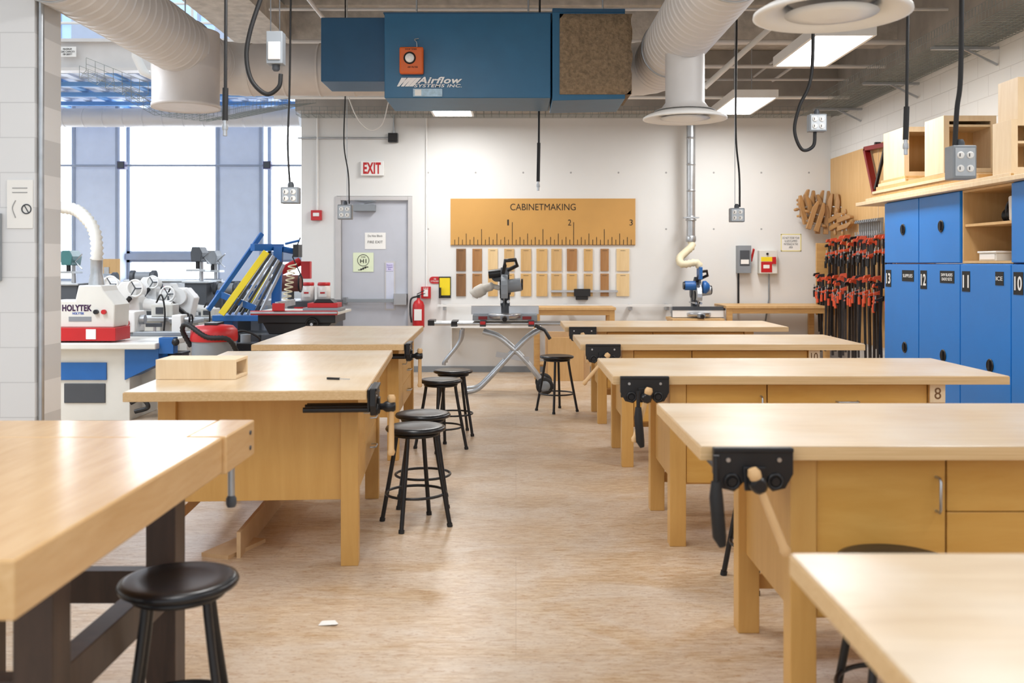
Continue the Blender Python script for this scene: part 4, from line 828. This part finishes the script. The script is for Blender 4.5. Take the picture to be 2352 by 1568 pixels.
def whitem(px,py,d,lab,s=1.0,fl=1,acc=RED):
    c=at(px,py,d);x,y,z=c;t=T('sanding_machine',lab,'woodworking machine',(x,y,0))
    def B(a,b_):return x+fl*a*s,x+fl*b_*s
    a,b_=B(-.25,.25);a2,b2=B(-.3,.38)
    bd=t.part(M().box(a,b_,y-.1,y+.2,0,z-.3*s,CREAM).box(a2,b2,y-.15,y+.25,z-.3*s,z-.25*s,GALV),'stand',.01)
    t.part(M().prism([(x+fl*u*s,z+v*s) for u,v in ((-.22,-.25),(.02,-.25),(0,-.05),(-.05,.1),(-.18,.12),(-.28,0))],y-.05,y+.15,WHT).cyl((x-fl*.1*s,y-.1,z+.02),(x-fl*.1*s,y+.2,z+.02),.1*s,WHT),'head',.012,bd)
    wx=x
    g=M().ring((wx,y-.14,z+.05*s),.085*s,.012*s,WHT,(.15,1,0)).cyl((wx,y-.14,z+.05*s),(wx,y,z+.05*s),.015,CHROME)
    for q in range(3):
        an=q*2.09;g.cyl((wx,y-.14,z+.05*s),(wx+.085*s*math.cos(an),y-.14,z+.05*s+.085*s*math.sin(an)),.007,DGREY,seg=6)
    t.part(g,'hand_wheel',0,bd)
    a,b_=B(.15,.38)
    t.part(M().cyl((x+fl*.05*s,y,z-.12*s),(x+fl*.33*s,y,z-.16*s),.06*s,WHT).box(a,b_,y-.1,y+.1,z-.25*s,z-.12*s,CREAM),'motor',.01,bd)
    t.part(M().cyl((x-fl*.2*s,y-.08,z-.2*s),(x-fl*.05*s,y-.15,z-.05*s),.026,BLK).lathe((x-fl*.2*s,y-.08,z-.2*s),[(.02,-.03),(.04,0),(.02,.03)],BLK,12),'lever',0,bd)
    t.part(M().cyl((x-fl*.18*s,y-.08,z-.24*s),(x+fl*.02*s,y-.12,z-.24*s),.03,acc).box(x+fl*.24*s-.04,x+fl*.24*s+.04,y-.11,y-.1,z-.22*s,z-.15*s,DGREY),'control_panel',0,bd)
    t.part(M().sweep(catmull([(x+fl*.2*s,y-.08,z-.1*s),(x+fl*.28*s,y-.16,z-.02),(x+fl*.32*s,y-.17,z-.2*s),(x+fl*.3*s,y-.17,z-.5*s)]),.01,BLKP,6),'power_cable',0,bd)
whitem(322,672,10.75,'white milling machine with round handwheel',1.05)
whitem(395,684,11.4,'white lathe-like machine with handwheel',1.0,-1,BLK)
whitem(265,662,11.9,'white mortising machine with black lever',1.1)
whitem(445,690,12.2,'compact white machine with a small handwheel',.8,1,BLK)
whitem(360,655,12.6,'white shaper machine with black cable',.9,1,BLUED)
dl=10.15
t=T('wood_lathe','long white wood lathe with headstock and tailstock','lathe',(X_(370,dl),dl,0));z=Z_(762,dl)
t.part(M().box(X_(275,dl),X_(450,dl),dl-.1,dl+.15,z-.06,z,GREYM),'bed',.006)
for px in(292,430):t.part(M().prism([(X_(px-14,dl),0),(X_(px+14,dl),0),(X_(px+8,dl),z-.06),(X_(px-8,dl),z-.06)],dl-.12,dl+.17,CREAM),'stand',.006)
t.part(M().box(X_(280,dl),X_(320,dl),dl-.12,dl+.16,z,z+.22,WHT).cyl((X_(318,dl),dl+.02,z+.13),(X_(332,dl),dl+.02,z+.13),.05,CHROME).cyl((X_(300,dl),dl-.14,z+.1),(X_(300,dl),dl-.12,z+.1),.04,RED),'headstock',.012)
t.part(M().box(X_(400,dl),X_(422,dl),dl-.08,dl+.12,z,z+.18,WHT).cyl((X_(388,dl),dl+.02,z+.13),(X_(435,dl),dl+.02,z+.13),.025,CHROME).ring((X_(437,dl),dl+.02,z+.13),.05,.01,BLK,(1,0,0)),'tailstock',.01)
t.part(M().box(X_(345,dl),X_(380,dl),dl-.13,dl-.09,z+.06,z+.1,DGREY).cyl((X_(362,dl),dl-.08,z),(X_(362,dl),dl-.08,z+.07),.015,CHROME),'tool_rest',.003)
# dark rolling tool cart between machines
dc=9.45
t=T('tool_cart','dark grey rolling tool cart with red drawer','cart',(X_(398,dc),dc,0));x0,x1=X_(378,dc),X_(425,dc);z=Z_(812,dc)
t.part(M().box(x0,x1,dc-.12,dc+.12,.08,z,DGREY).box(x0-.01,x1+.01,dc-.13,dc+.13,z,z+.02,BLK),'body',.005)
for k in range(3): t.part(M().box(x0+.01,x1-.01,dc-.13,dc-.12,.12+k*.15,.25+k*.15,RED if k==2 else GREYM),'drawer',.003)
for a_ in(x0+.03,x1-.03):t.part(M().cyl((a_,dc-.05,.04),(a_,dc-.02,.04),.04,BLKP),'caster')
# air compressor
dk=9.6;xk=X_(572,dk)
t=T('air_compressor','black and red portable air compressor on the floor','compressor',(xk,dk,0))
t.part(M().lathe((xk-.16,dk-.05,.42),[(.04,0),(.13,.02),(.15,.06),(.15,.26),(.13,.3),(.04,.32)],RED,24,(1,0,0)),'tank')
t.part(M().box(xk-.1,xk+.08,dk-.13,dk+.05,.57,.7,BLK).cyl((xk-.02,dk-.05,.7),(xk-.02,dk-.05,.78),.05,GREYM),'pump',.006)
for sx in(-.12,.12):t.part(M().beam((xk+sx,dk-.05,0),(xk+sx,dk-.05,.3),.03,.03,BLK),'leg')
t.part(M().sweep(catmull([(xk+.08,dk-.1,.65),(xk+.14,dk-.14,.75),(xk-.05,dk-.18,.82),(xk-.16,dk-.16,.6),(xk-.14,dk-.2,.2)]),.011,BLKP,8),'hose')
def grinder(px,py,d):
    c=at(px,py,d);x,y,z=c;t=T('bench_grinder','grey bench grinder on a dark pedestal','grinder',(x,y,0),'bench grinders')
    t.part(M().cyl((x-.1,y,z),(x+.1,y,z),.07,GREYM),'motor')
    for s_ in(-1,1):t.part(M().cyl((x+s_*.12,y,z),(x+s_*.17,y,z),.09,DGREY),'grinding_wheel')
    t.part(M().cyl((x,y,0),(x,y,z-.06),.04,DGREY).lathe((x,y,0),[(.17,0),(.17,.02),(.05,.04)],DGREY),'pedestal')
grinder(330,635,13.4);grinder(520,662,13.3);grinder(240,640,13.3)
def drill(px,py0,py1,d,col,lab):
    a=at(px,py0,d);b_=at(px,py1,d);t=T('drill_press',lab,'drill press',(a.x,d,0))
    x=a.x;z1=a.z;z0=b_.z
    t.part(M().box(x-.15,x+.15,d-.12,d+.2,0,z0,DGREY).box(x-.18,x+.18,d-.15,d+.22,z0,z0+.03,GALV),'stand',.006)
    t.part(M().cyl((x,d+.12,z0),(x,d+.12,z1-.03),.03,CHROME),'column')
    t.part(M().prism([(x-.07,z1-.2),(x+.06,z1-.2),(x+.08,z1-.08),(x+.04,z1),(x-.06,z1),(x-.08,z1-.08)],d-.1,d+.2,col).cyl((x,d-.03,z1-.3),(x,d-.03,z1-.2),.03,BLK),'head',.01)
    for dz_ in(-.05,-.25):t.part(M().cyl((x+.07,d,z1-.15),(x+.19,d-.05,z1+dz_),.008,CHROME),'feed_lever')
    t.part(M().box(x-.13,x+.13,d-.13,d+.1,z0+.16,z0+.19,GALV),'work_table')
drill(456,567,650,13.2,DGREY,'dark bench drill press by the windows')
drill(490,575,650,14.1,GREYM,'grey bench drill press by the windows')
drill(160,575,655,13.0,mat('teal_machine',(60,110,110),.4),'teal drill press by the windows')
drill(405,650,700,13.9,WHT,'white small drill press by the windows')
t=T('window_counter','long grey counter below the windows','counter',(-5.8,14.9,0))
t.part(M().box(-8.6,-3.0,14.5,15.3,.88,.93,DFRM).box(-8.6,-3.0,14.48,14.5,.85,.93,CHROME),'countertop',.004)
for k in range(6):t.part(M().box(-8.55+k*1.08,-8.5+k*1.08,14.55,15.25,0,.88,DGREY),'leg')
t.part(M().box(-8.5,-3.1,14.6,15.2,.4,.43,GREYM),'shelf')
for a,b_,h_,m,nm,lb in ((222,281,.62,PLYG,'plywood_sheet','tan plywood panel standing on the window counter'),(303,330,.24,WHT,'storage_box','white storage box on the window counter'),(520,560,.28,DGREY,'storage_box','dark tool case on the window counter'),(345,372,.2,RED,'storage_box','red tool case on the window counter'),(425,445,.3,WHT,'storage_box','tall white box on the window counter'),(575,605,.22,BLUED,'storage_box','blue tool case on the window counter')):
    x0,x1=X_(a,14.8),X_(b_,14.8)
    M().box(x0,x1,14.7,14.73 if m==PLYG else 14.95,.931,.93+h_,m).box(x0+.02,x0+.05,14.69,14.7,.94,.92+h_,m).box((x0+x1)/2-.04,(x0+x1)/2+.04,14.685,14.7,.93+h_*.6,.93+h_*.8,GALV).done(nm,None,((x0+x1)/2,14.8,.93),.004,lb,'board' if m==PLYG else 'box')
conduit('storage_pipe',[at(285,645,13.9),at(510,645,13.9)],.03,'long steel pipe lying above the machines',GALV,'pipe')
t=T('pipe_stand','steel trestle holding long pipe stock','stand',(X_(370,13.9),13.9,0))
for px in(310,370):
    x=X_(px,13.9);t.part(M().beam((x-.15,13.9,0),(x,13.9,Z_(652,13.9)),.04,.04,DGREY).beam((x+.15,13.9,0),(x,13.9,Z_(652,13.9)),.04,.04,DGREY),'leg')
t.part(M().beam((X_(310,13.9),13.9,.5),(X_(370,13.9),13.9,.5),.04,.04,DGREY),'crossbar')
# panel saw
dp=10.8
PS=T('panel_saw','blue steel panel saw frame with yellow guide bars','panel saw',(X_(570,dp),dp,0))
def q(px,py,dd=0): return at(px,py,dp+dd)
PS.part(M().beam(q(602,536,.2),q(478,712,-.2),.04,.05,BLUED).beam(q(580,568),q(648,568,.5),.06,.08,BLUED).beam(q(640,566,.3),q(634,700,.3),.07,.1,BLUED).beam(q(497,672,-.1),q(586,708,-.1),.05,.07,BLUED),'frame',.004)
PS.part(M().beam(q(612,578,-.1),q(508,722,-.3),.07,.03,YEL,(0,1,0)),'guide_bar',.003,None,'yellow guide bar')
PS.part(M().beam(q(640,600,.2),q(560,715,0),.03,.02,YEL,(0,1,0)),'guide_bar',.003,None,'yellow guide bar')
for k in range(6):PS.part(M().beam(q(622+k*6,582+k*5,.05*k),q(526+k*14,722,-.2+.05*k),.028,.028,GALV if k%2 else DGREY),'rail')
PS.part(M().box(q(500,720).x,q(640,720).x,dp-.2,dp+.5,Z_(735,dp),Z_(722,dp),BLUED).box(q(520,0).x,q(540,0).x,dp-.1,dp+.1,0,Z_(735,dp),BLUED).box(q(610,0).x,q(630,0).x,dp+.2,dp+.4,0,Z_(735,dp),BLUED),'base',.004)
PS.part(M().cyl(q(650,572,.3),q(690,580,.4),.035,BLUED).cyl(q(655,560,.3),q(688,552,.3),.015,BLUED).box(q(663,0).x,q(676,0).x,dp+.2,dp+.4,Z_(590,dp),Z_(560,dp),BLK).sweep([q(690,545,.3),q(672,590,.3),q(695,640,.3)],.008,BLK),'saw_carriage',.003)
M().cyl(q(640,625,.5),q(690,600,.6),.05,RED).box(q(668,0).x,q(690,0).x,dp+.5,dp+.6,Z_(640,dp+.5),Z_(600,dp+.5),RED).done('hanging_red_case',None,q(680,640,.55),.004,'red tool case hooked on the panel saw','case')
g=M();pts=[]
for k in range(120):
    tt=k/119;c_=at(672-14*tt,606+84*tt,10.3);a=tt*2*math.pi*8;pts.append(c_+Vector((.04*math.cos(a),.04*math.sin(a),0)))
g.sweep(pts,.007,LEDL,6);g.done('coiled_air_hose',None,pts[-1],label='cream coiled air hose hanging on the blue saw',cat='hose')
c_=at(668,650,11.6)
t=T('drum_sander','brown drum sander on a dark pedestal','woodworking machine',(c_.x,11.6,0))
t.part(M().cyl(at(645,650,11.6),at(690,650,11.6),.1,mat('brown_drum',(110,60,50),.5)).ring(at(690,650,11.6),.1,.012,BLK,(1,0,0)),'drum')
t.part(M().cyl((c_.x,11.6,c_.z-.09),(c_.x,11.6,0),.04,DGREY).lathe((c_.x,11.6,0),[(.2,0),(.2,.02),(.05,.04)],DGREY),'pedestal')
dt=9.9
def tx(px):return X_(px,dt)
def tz(py):return Z_(py,dt)
TS=T('table_saw','black and red contractor table saw on a dark stand','table saw',(tx(680),dt+.3,0))
TS.part(M().box(tx(592),tx(770),dt,dt+.6,tz(742),tz(722),BLK).prism([(tx(600),tz(742)),(tx(760),tz(742)),(tx(735),tz(768)),(tx(615),tz(768))],dt+.05,dt+.5,BLK),'housing',.006)
TS.part(M().box(tx(583),tx(780),dt-.1,dt+.7,tz(722),tz(716),CREAM).box(tx(583),tx(780),dt-.13,dt-.1,tz(722),tz(712),RED).box(tx(583),tx(780),dt-.14,dt-.13,tz(719),tz(714),GALV),'saw_top',.003)
TS.part(M().box(tx(640),tx(648),dt-.15,dt+.6,tz(706),tz(692),GALV).box(tx(634),tx(660),dt-.16,dt-.1,tz(712),tz(695),RED),'rip_fence',.003)
TS.part(M().box(tx(600),tx(690),dt,dt+.5,0,tz(768),DGREY).box(tx(606),tx(684),dt-.01,dt,.15,tz(778),BLK),'stand',.006)
for px in(703,753):TS.part(M().box(tx(px-3),tx(px+3),dt,dt+.05,0,tz(755),BLK),'leg')
TS.part(M().ring((tx(718),dt-.04,tz(744)),.06,.01,BLK,(0,1,0)).cyl((tx(718),dt,tz(744)),(tx(718),dt-.06,tz(744)),.015,CHROME),'hand_wheel')
g=T('bench_planer','red and black bench-top planer on the saw table','planer',(tx(725),dt+.25,tz(716)))
g.part(M().box(tx(690),tx(778),dt+.1,dt+.4,tz(716)+.002,tz(708),GREYM).box(tx(700),tx(770),dt+.12,dt+.38,tz(708),tz(697),RED).prism([(tx(712),tz(697)),(tx(762),tz(697)),(tx(752),tz(688)),(tx(720),tz(688))],dt+.15,dt+.35,BLK),'planer_body',.005)
for px in(707,744):
    d_=12.2;c_=at(px,690,d_);t=T('plastic_jar','clear plastic jar with red lid and white label','jar',c_,'red lidded jars')
    t.part(M().lathe(c_,[(.075,0),(.085,.01),(.085,.17),(.07,.19)],CLEAR),'jar_body');t.part(M().lathe(c_+Vector((0,0,.19)),[(.078,0),(.08,.005),(.08,.035),(.07,.04)],RED),'lid')
    t.part(M().box(c_.x-.05,c_.x+.05,d_-.09,d_-.084,c_.z+.05,c_.z+.13,PAPER).box(c_.x-.03,c_.x+.03,d_-.092,d_-.09,c_.z+.09,c_.z+.11,RED),'label_plate')
x0,x1=X_(680,12.2),X_(775,12.2);z=Z_(690,12.2)
t=T('tool_cabinet','dark tool cabinet holding two plastic jars','cabinet',((x0+x1)/2,12.3,0))
t.part(M().box(x0,x1,12.0,12.6,0,z-.001,DGREY),'body',.006)
for k in range(4):
    dr=t.part(M().box(x0+.02,x1-.02,11.985,12.0,.08+k*.22,.28+k*.22,RED if k==3 else GREYM),'drawer',.003);t.part(M().box(x0+.15,x1-.15,11.97,11.985,.2+k*.22,.22+k*.22,CHROME),'handle',0,dr)
dv=9.0;xv=X_(492,dv)
V=T('shop_vacuum','red and grey shop vacuum with black hose','vacuum',(xv,dv,0));zz=Z_(782,dv)
V.part(M().lathe((xv,dv,.08),[(.17,0),(.19,.02),(.2,zz-.1),(.2,zz-.08)],GREYM),'tank')
V.part(M().lathe((xv,dv,zz),[(.21,0),(.215,.03),(.21,.1),(.17,.14),(.05,.155)],RED,32).box(xv-.06,xv+.06,dv-.1,dv+.1,zz+.13,zz+.17,BLK),'motor_head')
V.part(M().corr([(xv-.2,dv-.05,zz-.05),(xv-.26,dv-.1,zz+.1),(xv-.2,dv-.15,zz+.16),(xv-.0,dv-.22,zz+.05),(xv+.2,dv-.2,zz+.02),(xv+.28,dv-.1,zz-.2)],.025,BLKP,.03,.2,12),'hose')
for a in range(4):V.part(M().lathe((xv+.15*math.cos(a*1.57+.78),dv+.15*math.sin(a*1.57+.78),0),[(.02,0),(.035,.02),(.035,.06),(.02,.085)],BLKP,12),'caster')
M().box(X_(255,8.6),X_(345,8.6),8.55,8.9,.0,.03,DGREY).sweep(catmull([at(300,925,8.6),at(325,915,8.6),at(340,935,8.6),at(310,945,8.6)]),.02,BLK).done('floor_cable',None,(X_(300,8.6),8.7,0),0,'coiled black cable on a dark floor plate','cable')
# pier details
x=PX+.022;conduit('conduit',[(x,PY0+.03,4.3),(x,PY0+.03,0)],.017,'galvanized conduit running down the block pier')
g=M();y=PY0-.006;x0,x1,z0,z1=X_(16,y),X_(75,y),Z_(524,y),Z_(413,y);g.box(x0,x1,y,y+.004,z0,z1,PAPER)
for k in range(2):g.box(x0+.03,x1-.03,y-.001,y,z1-.05-k*.025,z1-.044-k*.025,GREYT)
g.ring((X_(61,y),y-.001,Z_(480,y)),.026,.004,DGREY,(0,1,0),24,5).beam((X_(55,y),y-.001,Z_(470,y)),(X_(67,y),y-.001,Z_(490,y)),.004,.005,DGREY)
g.sweep(catmull([(X_(36,y),y-.001,Z_(460,y)),(X_(29,y),y-.001,Z_(478,y)),(X_(36,y),y-.001,Z_(500,y))]),.003,GREYT,6)
g.done('paper_notice',None,((x0+x1)/2,y,z0),label='white paper notice with prohibition circle on the pier',cat='notice')
y=PY0-.002
M().box(X_(-14,y),X_(5,y),y-.03,y,Z_(645,y),Z_(490,y),GREYM).box(X_(-12,y),X_(2,y),y-.035,y-.03,Z_(640,y),Z_(500,y),DFRM).done('wall_box',None,(X_(-5,y),y,Z_(645,y)),.004,'narrow grey electrical box on the block pier','electrical box')
for (px,py,d_) in ((1466,935,4.85),(1645,1105,2.98)):
    c_=at(px,py,d_);t=T('bench_brush','black bench brush hanging beneath the vise','brush',c_,'hanging bench brushes')
    t.part(M().sweep([c_,c_+Vector((0,0,-.05)),c_+Vector((.01,0,-.17)),c_+Vector((.02,0,-.2))],[.016,.022,.022,.012],BLKP,10),'bristles')
    t.part(M().cyl(c_,c_+Vector((0,0,.08)),.01,BLK),'handle')
# ================= LIGHTING
w=bpy.data.worlds.new('World');SC.world=w;w.use_nodes=True
bg=w.node_tree.nodes['Background'];bg.inputs[0].default_value=(.88,.94,1,1);bg.inputs[1].default_value=1.3
SC.view_settings.view_transform='Standard'
# ================= CAMERA
cam=bpy.data.cameras.new('Camera');cam.sensor_width=36;cam.lens=F/2352*36
co=bpy.data.objects.new('Camera',cam);co.location=(0,0,H);co.rotation_euler=(math.radians(90),0,0);SC.collection.objects.link(co)
cam.shift_x=-(CX-1176)/2352;cam.shift_y=-(784-CY)/2352
cam.dof.use_dof=True;cam.dof.focus_distance=7.5;cam.dof.aperture_fstop=2.8
cam.clip_end=200
SC.camera=co
